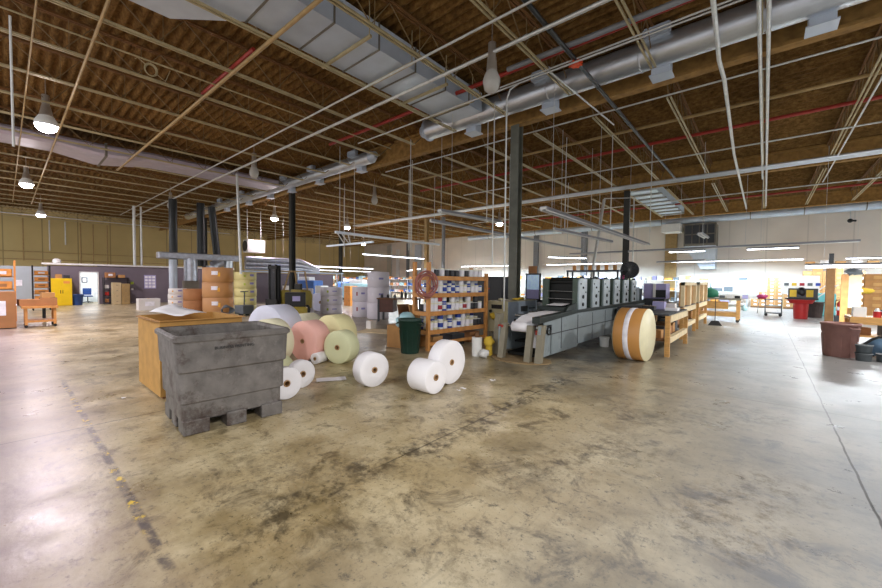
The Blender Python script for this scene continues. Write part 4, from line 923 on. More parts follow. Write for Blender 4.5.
b = MB(); b.box(WXp-.14, 3.12, 0, WXp+.03, 3.18, 2.08); b.box(WXp-.14, 3.99, 0, WXp+.03, 4.05, 2.08); b.box(WXp-.14, 3.12, 2.04, WXp+.03, 4.05, 2.1); struct(b.build('door_1', M['whitep']))
light('AREA', 'office_ceiling_light', (WXp-1.6, 3.8, 2.35), 60, 1.2, (.9, .97, 1), .6)
t = thing('desk_chair', 'dark blue office chair seen through the white doorway', 'chair', (WXp-1.9, 3.7, 0))
MB().box(-.25, -.25, .42, .25, .25, .5).build('seat', M['blue'], t, bev=.03); MB().box(-.28, -.22, .55, -.22, .22, 1.0).build('backrest', M['blue'], t, bev=.02)
b = MB(); b.cyl((0, 0, .08), (0, 0, .42), .03, n=8)
for k in range(5): a = k*2*PI/5; b.beam((0, 0, .1), (.28*math.cos(a), .28*math.sin(a), .04), .04, .04)
b.build('base', M['black'], t)
for yy, l in ((3.28, 'left'), (3.68, 'right')):
    t = thing('picture', 'small dark framed picture seen through the doorway, %s one' % l, 'picture', (WXp-3.09, yy, 1.55)); MB().box(0, -.15, -.18, .02, .15, .18).build('frame', M['black'], t); MB().box(.02, -.1, -.13, .025, .1, .13).build('print', M['lab'], t)
# yellow cabinet
t = thing('safety_cabinet', 'bright yellow two door metal cabinet against the purple partition', 'cabinet', (-32.6, 2.27, 0))
MB().box(-.38, -.46, 0, .35, .46, 1.66).build('cabinet_body', M['yellow'], t, bev=.01)
for s in (-1, 1):
    d = MB().box(.35, min(s*.005, s*.44), .05, .37, max(s*.005, s*.44), 1.62).build('door', M['yellow'], t)
    MB().box(.37, s*.05-.012, .75, .39, s*.05+.012, .95).build('handle', M['black'], d)
MB().box(.371, .08, 1.35, .374, .36, 1.5).build('warning_sign', M['orange'], t)
for k, (dy, h, m, l) in enumerate(((-.1, .25, 'cardboard', 'small carton on top of the yellow cabinet'), (.25, .2, 'dark_grey', 'dark clutter box on top of the yellow cabinet'))):
    carton(l, -32.6, 2.27+dy, 1.66, .3, .28, h, _m[m])
brute('trash_can', 'blue plastic bin between the yellow cabinet and the doorway', (-32.5, 2.98, 0), .27, .22, .68, M['blue'])
# black shelving + filing cabinets
t = thing('metal_shelving', 'black metal shelving right of the doorway holding boxes', 'shelving', (-32.6, 4.85, 0))
b = MB()
for y in (-.62, .62):
    for x in (-.25, .25): b.box(x-.02, y-.02, 0, x+.02, y+.02, 1.75)
b.build('upright', M['black'], t)
for z in (.1, .55, 1.0, 1.7): MB().box(-.25, -.62, z, .25, .62, z+.03).build('shelf', M['black'], t)
carton('brown carton on the top left of the black shelving', -32.6, 4.55, 1.73, .4, .5, .34, M['cardd'], 0, M['lab'], face='x')
carton('small brown carton on the top right of the black shelving', -32.6, 5.12, 1.73, .4, .34, .2, M['card'])
for k in range(3): carton('%s box on the left end of the black shelving' % ('lowest', 'second', 'third')[k], -32.6, 4.36, .13+.45*k, .35, .2, .22, [M['cardd'], M['red'], M['boxw']][k])
for y, l, m in ((4.76, 'beige four drawer filing cabinet, left of the pair', 'beige_metal'), (5.2, 'tan filing cabinet, right of the pair', 'tan_pipe')):
    t = thing('filing_cabinet', l, 'filing cabinet', (-32.0, y, 0)); h = 1.42 if y < 5 else 1.35
    MB().box(-.3, -.21, 0, .3, .21, h).build('cabinet_body', _m[m], t)
    for k in range(4):
        d = MB().box(.3, -.19, .04+k*h*.245, .318, .19, .02+(k+1)*h*.24).build('drawer', _m[m], t); MB().box(.318, -.05, .2+k*h*.245, .33, .05, .22+k*h*.245).build('handle', M['steel'], d)
t = thing('wall_poster', 'large pale notice sheet on the purple partition', 'poster', (-32.99, 6.75, 1.0)); MB().box(0, -.34, 0, .01, .34, .95).build('sheet', M['lav'], t)
b = MB()
for r_ in range(4):
    for c_ in range(3): b.box(.01, -.3+c_*.21, .06+r_*.22, .013, -.13+c_*.21, .22+r_*.22)
b.build('printed_block', M['lab'], t)
t = thing('wall_poster', 'small white notice on the grey wall left of the yellow cabinet', 'poster', (-32.99, .55, 1.2)); MB().box(0, -.15, 0, .01, .15, .35).build('sheet', M['lab'], t)
t = thing('wall_clock', 'small green and white control plates on the purple partition', 'control plate', (-32.99, 5.75, 1.3)); MB().box(0, -.08, 0, .03, .08, .16).build('plate', M['labg'], t); MB().box(0, -.06, -.4, .03, .06, -.26).build('plate', M['lab'], t)
# racks at far left
def tote_rack(label, x, y, w_, rows, m, group, base=.2, dz=.33, post=M['black']):
    t = thing('bin_rack', label, 'rack', (x, y, 0))
    for sy in (-w_/2, w_/2):
        for sx in (-.25, .25): MB().box(sx-.025, sy-.025, 0, sx+.025, sy+.025, base+rows*dz+.15).build('post', post, t)
    for k in range(rows): MB().box(-.25, -w_/2, base+k*dz-.03, .25, w_/2, base+k*dz).build('shelf', M['woodo'], t)
    for k in range(rows):
        u = thing('tray_box', 'orange brown tray box on %s' % group, 'box', (x+.1, y, base+k*dz), 0, 'tray boxes on '+group)
        b = MB(); hh = dz*.62; b.box(-.2, -w_*.4, 0, .2, -w_*.4+.015, hh); b.box(-.2, w_*.4-.015, 0, .2, w_*.4, hh); b.box(.18, -w_*.4, 0, .2, w_*.4, hh); b.box(-.2, -w_*.4, 0, -.18, w_*.4, hh); b.box(-.2, -w_*.4, 0, .2, w_*.4, .015); b.build('tray_body', m, u)
        MB().box(.201, -.12, hh*.3, .206, .12, hh*.7).build('label_panel', M['lab'] if k == rows-1 else M['cardd'], u)
tote_rack('orange rack of tray boxes left of the yellow cabinet', -28.8, 1.28, .62, 6, M['orange'], 'the rack left of the yellow cabinet')
tote_rack('orange painted pallet rack at the left edge behind the tall carton', -22.4, -.05, .66, 4, M['orange'], 'the pallet rack at the left edge', .3, .48, M['orange'])
carton('tall brown pallet carton with white labels at the left edge', -19.5, -.15, .03, .9, .8, 1.2, M['cardd'], 0, M['lab'], face='x')
# cart
t = thing('work_cart', 'wooden cart with a lower shelf and castors carrying cartons, left', 'cart', (-19.4, .82, 0))
t.scale = (1, .88, 1)
MB().box(-.5, -.52, .66, .5, .48, .74).build('top_board', M['woodo'], t, bev=.005); MB().box(-.45, -.42, .18, .45, .42, .24).build('lower_shelf', M['woodo'], t)
for sx in (-.42, .42):
    for sy in (-.4, .38):
        MB().box(sx-.04, sy-.04, .1, sx+.04, sy+.04, .66).build('leg', M['woodo'], t); MB().cyl((sx-.02, sy, .05), (sx+.02, sy, .05), .05, n=12).build('castor', M['black'], t)
carton('wide low brown carton on the cart, left one', -19.3, .55, .745, .5, .5, .22, M['cardd'], .1, face='x')
carton('brown carton on the right end of the cart', -19.3, 1.02, .745, .45, .42, .26, M['cardd'], 0)
carton('small brown carton stacked on the right carton of the cart', -19.3, 1.0, 1.01, .35, .32, .18, M['card'], .1)
t = thing('work_table', 'dark steel table behind the wooden cart with white top', 'table', (-21.3, .55, 0)); MB().box(-.4, -.5, .66, .4, .5, .7).build('top_board', M['white'], t)
for sx in (-.36, .36):
    for sy in (-.45, .45): MB().box(sx-.03, sy-.03, 0, sx+.03, sy+.03, .66).build('leg', M['black'], t)
# pipes/ledges on yellow wall
for z, l in ((4.0, 'upper'), (3.3, 'lower')):
    o = MB().box(-50.98, -8, z, -50.9, 14, z+.06).build('wall_pipe', M['tanp']); tag(o, '%s thin pipe running along the yellow left wall' % l, 'pipe')
# ------------------------------------------------------------ silver ducts and unit heater
t = thing('foil_duct_group', 'silver foil wrapped ducts rising above the brown cartons', 'duct', (-28, 6.1, 0))
b = MB(); b.box(-.3, .0, 2.95, .3, 4.6, 3.35); b.build('header_duct', M['foil'], t, bev=.05)
b = MB(); b.cyl((0, 1.75, 3.0), (0, 1.75, 1.6), .38, n=18); b.build('drop_duct', M['foil'], t)
b = MB(); b.box(-.35, 1.35, .3, .3, 2.15, 1.6); b.build('cabinet', M['duct'], t, bev=.02)
b = MB(); b.cyl((0, 3.0, 2.6), (0, 3.0, 1.75), .36, n=18); b.cyl((0, 3.0, 2.6), (0, 3.6, 2.9), .3, n=16); b.build('drop_duct', M['foil'], t)
b = MB(); b.box(-.35, 2.7, .3, .3, 3.4, 1.75); b.build('cabinet', M['dgrey'], t, bev=.02)
b = MB(); b.cyl((0, 4.0, 3.0), (0, 4.0, .4), .28, n=16); b.build('drop_duct', M['galv'], t)
b = MB(); b.cyl((.2, .75, 2.9), (.2, .75, .4), .22, n=16); b.build('drop_duct', M['galvb'], t)
t = thing('foil_duct', 'three horizontal silver foil ducts above the brown roll stack', 'duct', (-28, 11.2, 0))
for k in range(3): b = MB(); b.tube([(0, 0, 2.6+.3*k), (0, 4.2, 2.6+.3*k), (0, 5.0, 2.5+.2*k), (0, 5.8, 2.35+.1*k)], .17, 12); b.build('duct_run', M['foil'], t)
MB().box(-.4, -.2, 2.25, .4, 8, 2.35).build('shelf', M['galvb'], t)
b = MB(); [b.box(x-.04, y-.04, 0, x+.04, y+.04, 2.25) for x in (-.35, .35) for y in (0, 3.8, 7.8)]; b.build('support_leg', M['galvb'], t)
MB().box(-.6, .5, 0, -.5, 7.5, 2.2).build('back_panel', M['purplew'], t)
for y, x in ((7.3, -29.5), (8.9, -29.5), (10.3, -30.5)):
    o = MB().cyl((x, y, 2.6), (x+(.0 if y < 10 else .3), y-(.0 if y < 10 else .5), 6.9), .24, n=14).build('exhaust_pipe', M['blackiron']); tag(o, 'black vertical exhaust pipe above the silver foil ducts, %s' % {7.3: 'left one', 8.9: 'middle one', 10.3: 'slanting right one'}[y], 'exhaust pipe')
t = thing('unit_heater', 'white hanging unit heater with a dark fan left of the dark column', 'heater', (-29.6, 12.4, 3.75))
MB().box(-.4, -.55, 0, .4, .75, .95).build('case', M['whitep'], t, bev=.02)
b = MB(); b.cyl((.0, -.56, .48), (.0, -.6, .48), .4, n=24); b.build('fan_grille', M['black'], t)
b = MB(); b.cyl((0, -.4, .95), (0, -.4, 3.2), .02, n=6); b.cyl((0, .6, .95), (0, .6, 3.2), .02, n=6); b.build('hanger', M['conduit'], t)
# ------------------------------------------------------------ work desk behind rack
t = thing('steel_desk', 'brown metal desk crowded with bottles behind the green trash can', 'desk', (-12.0, 11.2, 0), .6)
MB().box(-.9, -.45, .95, .9, .45, 1.0).build('top', M['woodd'], t); MB().box(-.85, -.42, .4, -.2, .42, .95).build('drawer_unit', mat('rusty_brown', '5b3a30', .6), t, bev=.01)
for sx in (-.82, .82):
    for sy in (-.4, .4): MB().box(sx-.04, sy-.04, 0, sx+.04, sy+.04, .95).build('leg', M['dgrey'], t)
for k in range(8):
    kk = ['dark grey', 'black', 'white', 'grey'][k % 4]; m = [M['dgrey'], M['black'], M['white'], M['grayb']][k % 4]
    X, Y = -.75+.2*k, random.uniform(-.3, .2); h = random.uniform(.15, .32)
    b = MB(); b.cyl((0, 0, 0), (0, 0, h*.7), .06, n=12); b.cyl((0, 0, h*.7), (0, 0, h), .03, n=10)
    p = Vector((-12.0+X*math.cos(.6)-Y*math.sin(.6), 11.2+X*math.sin(.6)+Y*math.cos(.6), 1.001)); o = b.build('bottle', m, None, p); tag(o, '%s bottle on the brown metal desk behind the green can' % kk, 'bottle', '%s bottles on the desk' % kk)
for k, (x, y, a) in enumerate(((-10.0, 9.7, .2), (-9.6, 9.9, .5))):
    b = MB(); b.beam((0, 0, 0), (-.25, .1, .85), .5, .04); o = b.build('leaning_board', M['woodd' if k == 0 else 'card'], None, (x, y, .02), a); tag(o, '%s board leaning behind the green trash can' % ('dark brown', 'tan')[k], 'board')
o = MB().box(-1.1, -.5, 0, .9, .5, .02).build('floor_board', M['woodl'], None, (-9.6, 8.6, 0), .5); tag(o, 'pale board lying flat on the floor behind the green can', 'board')
carton('small white carton on the floor by the leaning boards', -10.7, 8.6, 0, .25, .25, .3, M['boxw'])
# dark cabinet behind rack right, screens
t = thing('dark_cabinet', 'black electrical cabinet between the ink rack and the olive column', 'cabinet', (-8.6, 13.2, 0), 0)
MB().box(-.8, -.4, 0, .75, .4, 1.95).build('cabinet_body', M['black'], t, bev=.02); MB().box(-.3, -.41, 1.3, .2, -.4, 1.8).build('panel', M['dgrey'], t)
b = MB(); b.box(-.1, -.42, 1.62, .1, -.41, 1.68); b.box(-.05, -.42, 1.45, .2, -.41, 1.5); b.build('red_label', M['redp'], t)
t = thing('display_frame', 'black framed display with a pale blue picture right of the olive column', 'display', (-7.3, 14.4, 0), 0)
t.scale = (.7, 1, .96)
b = MB(); b.box(-.5, -.05, 1.05, -.44, .05, 2.2); b.box(.38, -.05, 1.05, .44, .05, 2.2); b.box(-.5, -.05, 2.14, .44, .05, 2.2); b.box(-.5, -.05, 1.05, .44, .05, 1.1); b.build('frame', M['black'], t)
MB().box(-.44, -.01, 1.1, .38, .01, 2.14).build('glass_picture', M['screen'], t)  # faint emission put into the display picture
MB().box(-.44, -.02, 1.1, .38, -.012, 1.5).build('lower_picture', M['lav'], t)
b = MB(); b.box(-.5, -.3, 0, -.42, .3, 1.05); b.box(.36, -.3, 0, .44, .3, 1.05); b.box(-.5, -.3, .98, .44, .3, 1.05); b.build('stand', M['dgrey'], t)
carton('dark brown box on top of the black framed display', -7.35, 14.4, 2.115, .35, .1, .3, M['cardd'])
t = thing('steel_shelf', 'open black steel shelf frame behind the first press tower', 'shelf', (-7.0, 17.2, 0))
b = MB()
for x in (0, 1.2, 2.2):
    for y in (0, .6): b.box(x-.03, y-.03, 0, x+.03, y+.03, 2.3)
b.build('upright', M['dgrey'], t); b = MB(); b.box(-.05, -.03, 2.25, 2.25, .63, 2.32); b.box(-.05, -.03, 1.4, 2.25, .63, 1.45); b.build('shelf', M['dgrey'], t)
for k in range(6): o = MB().cyl((0, 0, 0), (0, 0, .22), .08, n=10).build('canister', M['card' if k % 2 else 'orange'], None, (-6.8+.36*k, 17.5, 2.321)); tag(o, '%s canister on top of the open black steel shelf' % ('tan' if k % 2 else 'orange'), 'canister', '%s canisters on the steel shelf' % ('tan' if k % 2 else 'orange'))
# ------------------------------------------------------------ fan
t = thing('round_fan', 'round silver and black industrial fan above the far press units', 'fan', (-4.55, 18.1, 0), math.radians(12))
b = MB(); b.cyl((0, .05, 0), (0, .05, 2.0), .04, n=8); b.box(-.3, -.25, 0, .3, .35, .04); b.build('stand', M['black'], t)
b = MB(); b.lathe([(.36, -.1), (.38, -.1), (.38, .1), (.36, .1)], 28, (0, -.05, 2.33), 'y', True)
for k in range(20): a = 2*PI*k/20; b.tube([(0, -.17, 2.33), (.2*math.cos(a), -.17, 2.33+.2*math.sin(a)), (.37*math.cos(a), -.14, 2.33+.37*math.sin(a))], .005, 4)
b.build('cage', M['steel'], t)
b = MB(); b.cyl((0, -.12, 2.33), (0, .1, 2.33), .09, n=14)
for k in range(4):
    a = k*PI/2+.4; c, s = math.cos(a), math.sin(a); b.add([(.07*c, -.05, 2.33+.07*s), (.33*c-.12*s, -.09, 2.33+.33*s+.12*c), (.33*c+.1*s, 0, 2.33+.33*s-.1*c)], [(0, 1, 2)])
b.build('blade', M['dgrey'], t)
MB().box(-.37, -.1, 1.55, -.2, .0, 2.1).build('switch_box', M['pinkc'], t)
MB().cyl((0, .0, 2.33), (0, .02, 2.33), .36, n=28).build('back_guard', M['black'], t)
# ------------------------------------------------------------ wooden delivery frames
def wood_frame(label, x, y0, y1, h, tall, m):
    t = thing('wooden_stand', label, 'wooden stand', (x, y0, 0)); L_ = y1-y0
    for yy in (0, L_):
        for xx in (0, -.8): MB().box(xx-.05, yy-.05, 0, xx+.05, yy+.05, h).build('leg', M['wood'], t)
    b = MB(); b.box(-.05, 0, h-.16, .05, L_, h); b.box(-.85, 0, h-.16, -.75, L_, h); b.build('top_rail', m, t)
    b = MB(); b.box(-.05, 0, .32, .05, L_, .46); b.build('lower_rail', m, t)
    b = MB(); b.box(-.8, 0, .36, 0, L_, .39); b.build('lower_shelf', M['woodd'], t)
    b = MB(); b.box(-.82, -.02, h, .02, L_+.02, h+.03); b.build('table_top', M['dgrey'], t)
    if tall:
        b = MB(); b.box(-.05, 0, h+.03, .05, .12, tall); b.box(-.05, L_-.12, h+.03, .05, L_, tall); b.box(-.05, 0, tall-.1, .05, L_, tall); b.box(-.05, L_*.45, h+.03, .05, L_*.55, tall-.1); b.build('upper_frame', m, t)
        MB().box(-.09, 0, h+.03, -.055, L_, tall-.02).build('upper_panel', M['card'], t)
    return t
wood_frame('low pale wooden bench right behind the giant kraft wrapped roll', -1.72, 10.3, 13.0, .98, 0, M['woodl'])
wood_frame('taller pale wooden frame with upright panel, nearer of two', -1.95, 13.9, 16.7, 1.0, 1.8, M['woodl'])
wood_frame('taller pale wooden frame with upright panel, farther of two', -1.95, 17.5, 20.2, 1.0, 1.82, M['woodl'])
for k in range(6):
    y = 10.7+k*.4; m = ['card', 'dgrey', 'woodd', 'cardd', 'card', 'grayb'][k]; lab = ['tan', 'dark grey', 'dark brown', 'brown', 'tan', 'grey'][k]
    carton('%s carton under the low wooden bench, %s from its near end' % (lab, ['first', 'second', 'third', 'fourth', 'fifth', 'sixth'][k]), -2.1, y, .391, .4, .3, .2+.06*(k % 3), M[m])
for k in range(5):
    carton('%s box under the nearer upright wooden frame' % ['black', 'brown', 'red brown', 'white', 'grey'][k], -2.35, 14.2+k*.5, .391, .4, .35, .28, M[['black', 'cardd', 'rust', 'boxw', 'grayb'][k]])
    carton('%s box under the farther upright wooden frame' % ['tan', 'black', 'brown', 'white', 'red'][k], -2.35, 17.8+k*.5, .391, .4, .35, .28, M[['card', 'black', 'cardd', 'boxw', 'red'][k]])
# things on/around delivery
t = thing('machine_box', 'lavender machine hood with a black opening left of the upright frames', 'machine', (-3.05, 17.0, 0))
MB().box(-.6, -.4, .0, .14, .5, 1.15).build('base', M['dgrey'], t, bev=.02); MB().box(-.65, -.2, 1.15, .16, .5, 1.75).build('hood', M['lav'], t, bev=.03); MB().box(-.2, -.23, 1.2, .14, -.2, 1.5).build('opening', M['black'], t); MB().box(-.3, -.24, 1.2, -.2, -.2, 1.74).build('post', M['white'], t)
for k, (x, y, h, m, l) in enumerate(((-2.3, 12.4, .22, 'lav', 'lavender carton on the low wooden bench'), (-2.1, 12.8, .16, 'boxw', 'white carton with pink tab on the low wooden bench'), (-2.4, 11.6, .12, 'black', 'black tray on the low wooden bench'), (-1.9, 11.9, .08, 'pw', 'stack of paper on the low wooden bench'))):
    carton(l, x, y, 1.012, .3, .3, h, M[m])
t = thing('grey_container', 'dark grey rounded tank between the press end and the low bench', 'tank', (-3.0, 13.1, 0)); b = MB(); b.box(-.5, -.7, .5, .35, .7, 1.05); b.build('tank_body', M['dgrey'], t, bev=.12); b = MB(); [b.box(x-.04, y-.04, 0, x+.04, y+.04, .5) for x in (-.4, .25) for y in (-.6, .6)]; b.build('leg', M['black'], t)
# table at the back with castors
t = thing('work_table', 'wide wooden table on castors beyond the upright frames', 'table', (-1.35, 22.3, 0))
MB().box(-1.1, -.5, 1.02, .55, .5, 1.1).build('table_top', M['trestle'], t); MB().box(-1.0, -.45, .25, .45, .45, .45).build('lower_shelf', M['wood'], t); MB().box(-1.0, -.46, .6, .1, -.4, .95).build('front_board', M['wood'], t)
for sx in (-1, .45):
    for sy in (-.42, .42): MB().box(sx-.06, sy-.06, .12, sx+.06, sy+.06, 1.02).build('leg', M['wood'], t); MB().cyl((sx, sy-.03, .07), (sx, sy+.03, .07), .07, n=12).build('castor', M['black'], t)
b = MB(); b.ball((0, 0, .22), .3, (1.3, 1, .9), jit=.25); o = b.build('tarp_bundle', M['teal'], None, (-2.05, 22.2, 1.1)); tag(o, 'green tarp bundle on the left of the wooden table on castors', 'tarp')
for k in range(4): carton('%s item on the wooden table on castors' % ['small grey', 'small white', 'small black', 'small lavender'][k], -1.5+k*.28, 22.1, 1.101, .2, .2, .12+.05*(k % 2), M[['grayb', 'boxw', 'black', 'lav'][k]])
b = MB(); b.cyl((0, 0, .2), (0, 0, 1.15), .015, n=8); b.prism([(-.25, 0), (.25, 0), (.12, .2), (-.12, .2)], -.03, .03); o = b.build('broom', M['black'], None, (-1.55, 19.6, 0), .2); tag(o, 'black floor broom standing at the farther wooden frame', 'broom')
b = MB(); b.ball((0, 0, .12), .12, (1, 1, 1.1), jit=.15); o = b.build('plastic_bag', M['lblue'], None, (-.68, 22.0, .55)); tag(o, 'small pale blue bag hanging at the end of the wooden table', 'plastic bag')
# ------------------------------------------------------------ carton wall (right back)
bx = M['card']; first = None
def blockstack(x0, y, cols, w_, h, m, grp, labm, d=.5):
    global first
    pr = None
    for c, n in enumerate(cols):
        for r in range(n):
            p = (x0+c*w_, y, r*h+.12)
            lab = 'brown carton with a white label in %s' % grp
            if pr is None:
                pr = thing('shipping_carton', lab, 'carton', p, 0, 'cartons in '+grp)
                MB().box(-w_/2+.008, -d/2, 0, w_/2-.008, d/2, h-.008).build('box_body', m, pr); MB().box(-w_*.1, -d/2-.005, h*.3, w_*.28, -d/2, h*.72).build('label_panel', labm, pr)
            else: dup(pr, p, 0)
    o = MB().box(x0-w_/2, y-d/2, 0, x0+(len(cols)-.5)*w_, y+d/2, .12).build('pallet', M['woodd']); tag(o, 'pallet under '+grp, 'pallet')
blockstack(-.55, 37.4, (2, 4, 8, 8, 8, 8), .46, .27, M['card'], 'the stepped pallet stack before the back wall', M['lab'])
blockstack(2.3, 37.6, (8, 9, 8, 9, 7, 8, 7), .5, .33, M['card'], 'the long carton pile behind the red barrel', M['cardin'])
for k in range(5): carton('%s loose carton on top of the long carton pile' % ['first', 'second', 'third', 'fourth', 'fifth'][k]+' from the left', 2.4+k*.75, 37.6, 3.12, .5, .4, .3+.1*(k % 2), M['boxw' if k % 2 else 'card'])
t = thing('white_board', 'white poster board leaning on the carton pile behind the red barrel', 'board', (1.65, 36.4, 0)); MB().box(-.75, -.02, 1.1, 1.2, .02, 2.4).build('board', M['white'], t); b = MB(); b.box(-.7, .02, 0, -.6, .1, 1.1); b.box(1.2, .02, 0, 1.3, .1, 1.1); b.build('leg', M['woodl'], t)
for k in range(5): MB().box(-.6+k*.4, -.025, 1.7, -.35+k*.4, -.02, 1.9).build('printed_block', M[['grayb', 'ylw', 'inkred', 'grayb', 'inkblue'][k]], t)
# back shelves with clutter (center right): shelves along y=36.5, x from -12 to 0
def clutter_shelf(x0, x1, y, zs, seed, where, palette, depth=.6):
    random.seed(seed)
    t = thing('storage_shelves', 'long storage shelves %s' % where, 'shelves', (x0, y, 0)); L_ = x1-x0
    b = MB(); k = 0
    while k <= L_+.01:
        for s in (-depth/2, depth/2): b.box(k-.03, s-.03, 0, k+.03, s+.03, zs[-1]+.05)
        k += L_/max(1, round(L_/2.4))
    b.build('upright', M['galvb'], t)
    for z in zs: MB().box(0, -depth/2, z-.04, L_, depth/2, z).build('shelf', M['white'], t)
    names = {}
    for z in zs:
        x = x0+.1
        while x < x1-.5:
            w_ = random.uniform(.25, .7); h = random.uniform(.15, .42); nm, m = random.choice(palette)
            if x+w_ > x1: break
            lv = ['lowest', 'second', 'third', 'top'][zs.index(z)] if z != zs[-1] else 'top'
            key = (nm, round(w_, 1))
            lab = '%s box on the %s shelf %s' % (nm, lv, where)
            o = MB().box(-w_/2+.01, -.22, 0, w_/2-.01, .22, h).build('storage_box', M[m], None, (x+w_/2, y-.03, z+.001)); tag(o, lab, 'box', '%s boxes, %s shelf %s' % (nm, lv, where))
            x += w_+random.uniform(0, .15)
PAL = [('white', 'boxw'), ('white', 'white'), ('tan', 'card'), ('orange', 'orange'), ('lavender', 'lav'), ('cream', 'cream'), ('grey', 'grayb'), ('white', 'pw')]
clutter_shelf(-10.5, -1.0, 37.6, (.25, 1.15, 2.05), 3, 'along the cream wall left of the pallet stack', PAL)
clutter_shelf(-22, -11, 37.6, (.25, 1.15, 2.05), 4, 'along the cream wall behind the press', PAL)
PAL2 = [('blue', 'bluem'), ('pale blue', 'lblue'), ('white', 'white'), ('orange', 'orange'), ('white', 'boxw'), ('tan', 'card'), ('pink', 'pp')]
clutter_shelf(-46, -24, 35.5, (.25, 1.1, 1.95), 5, 'far back in the left corner', PAL2)
clutter_shelf(-40, -28, 24.5, (.25, 1.1, 1.85), 6, 'before the corner, beyond the white roll stacks', PAL2)
for k, (x, y, w_, h, m, l) in enumerate(((-25.5, 14.6, 2.0, 1.7, 'bluem', 'blue machine behind the forklift guard'), (-28.2, 20.4, 2.4, 1.6, 'bluem', 'second blue machine beyond the first one'), (-24.5, 18.5, 2.6, 1.5, 'lblue', 'pale blue plastic covered machine behind the green labelled rolls'))):
    t = thing('covered_machine', l, 'machine', (x, y, 0), .3); MB().box(-w_/2, -.5, .3, w_/2, .5, h).build('machine_body', M[m], t, bev=.08); MB().box(-w_/2+.1, -.45, 0, w_/2-.1, .45, .3).build('base', M['dgrey'], t); MB().box(-w_*.3, -.3, h, w_*.2, .3, h+.25).build('top_cover', M['white'], t, bev=.04)
for k, (x, y, m, l) in enumerate(((-24.6, 12.7, 'boxw', 'white carton pile'), (-23.0, 14.2, 'white', 'bright white carton pile'), (-21.5, 15.5, 'orange', 'orange carton pile'))):
    for r in range(3): carton('%s, %s box, between the forklift and the dark column' % (l, ['bottom', 'middle', 'top'][r]), x, y, r*.45, .7, .6, .44, M[m])
for k, (x, w_, z0, z1, m) in enumerate(((-44.5, .9, 0, 7.2, 'conduit'), (-42.6, .5, 2.2, 6.5, 'whitep'), (-38.3, 1.1, 2.4, 7.0, 'galvb'), (-35.8, .6, 1.5, 7.0, 'whitep'))):
    o = MB().box(-w_/2, 0, z0, w_/2, .25, z1).build('wall_duct', M[m], None, (x, 39.2, 0)); tag(o, 'pale vertical duct on the back wall, %s of four near the left corner' % ['first', 'second', 'third', 'fourth'][k], 'duct')
# ------------------------------------------------------------ right side group
t = thing('barrel', 'red barrel with a wide red tray on top near the right back', 'barrel', (1.45, 26.9, 0)); b = MB(); b.cyl((0, 0, 0), (0, 0, .8), .27, .30, n=24); b.build('barrel_body', M['red'], t); b = MB(); b.cyl((0, 0, .8), (0, 0, 1.0), .42, .55, n=24); b.build('tray', M['red'], t)
t = thing('parts_box', 'black and yellow box standing on the red barrel', 'box', (1.45, 26.9, 1.001)); MB().box(-.62, -.25, 0, .62, .25, .08).build('tray', M['black'], t); MB().box(-.5, -.2, .08, .6, .2, .58).build('box_body', M['dgrey'], t, bev=.02)
for s in (-.32, .3): MB().box(s-.13, -.21, .14, s+.13, -.2, .5).build('yellow_panel', M['ylw'], t)
b = MB(); b.ball((0, -.1, .4), .2, (1, 1, 1.2), jit=.1); b.build('dark_bag', M['black'], t)
brute('trash_can', 'dark brown trash can right behind the red barrel', (2.1, 28.6, 0), .34, .28, .85, mat('dark_brown_plastic', '4a3f3c', .5))
t = thing('tank', 'cyan plastic tank with a white ladder beside the dark brown can', 'tank', (2.7, 30.6, 0)); MB().box(-.45, -.4, 0, .35, .4, 1.3).build('tank_body', M['cyan'], t, bev=.08); b = MB(); b.beam((-1.0, -.45, .9), (.2, -.45, 2.0), .06, .06); b.beam((-.8, -.45, .7), (.4, -.45, 1.8), .06, .06); b.build('ladder_rail', M['white'], t)
t = thing('steel_post', 'brown square post standing right of the red barrel', 'post', (2.42, 26.3, 0)); MB().box(-.15, -.12, 0, .15, .12, 2.6).build('shaft', mat('post_brown', '9a7348', .7, 0, .15, 4), t); MB().box(-.08, -.08, 2.6, .08, .08, 3.3).build('post_top', M['dgrey'], t)
t = thing('fire_extinguisher', 'red fire extinguisher beside the brown square post', 'fire extinguisher', (2.72, 25.3, .35)); b = MB(); b.lathe([(.001, 0), (.13, .01), (.14, .05), (.14, .55), (.09, .66), (.04, .7), (.001, .7)], 20); b.build('cylinder', M['red'], t); b = MB(); b.cyl((0, 0, .7), (0, 0, .78), .04, n=10); b.beam((0, 0, .8), (-.16, 0, .86), .03, .02); b.build('valve', M['black'], t); b = MB(); b.tube([(0, 0, .75), (-.18, -.02, .7), (-.2, -.02, .4)], .02, 6); b.build('hose', M['black'], t); MB().cyl((0, 0, .25), (0, 0, .42), .143, n=20, caps=False).build('label', M['lab'], t)
MB().box(-.2, -.2, -.35, .2, .2, 0).build('stand', M['dgrey'], t)
t = thing('wooden_post', 'tall pale wooden upright panel above the workbench end', 'wooden post', (2.72, 22.4, 0)); MB().box(-.35, -.05, 0, -.15, .05, 2.2).build('upright', M['woodo'], t); MB().box(-.14, -.04, .85, .22, .04, 2.25).build('panel', M['woodl'], t); b = MB(); b.ball((0, 0, 2.3), .25, (1.1, .6, .6), jit=.3); b.build('wire_bundle', M['grayb'], t)
for k in range(5): MB().box(.22, -.05, 1.0+k*.25, .26, .05, 1.1+k*.25).build('peg', M['white'], t)
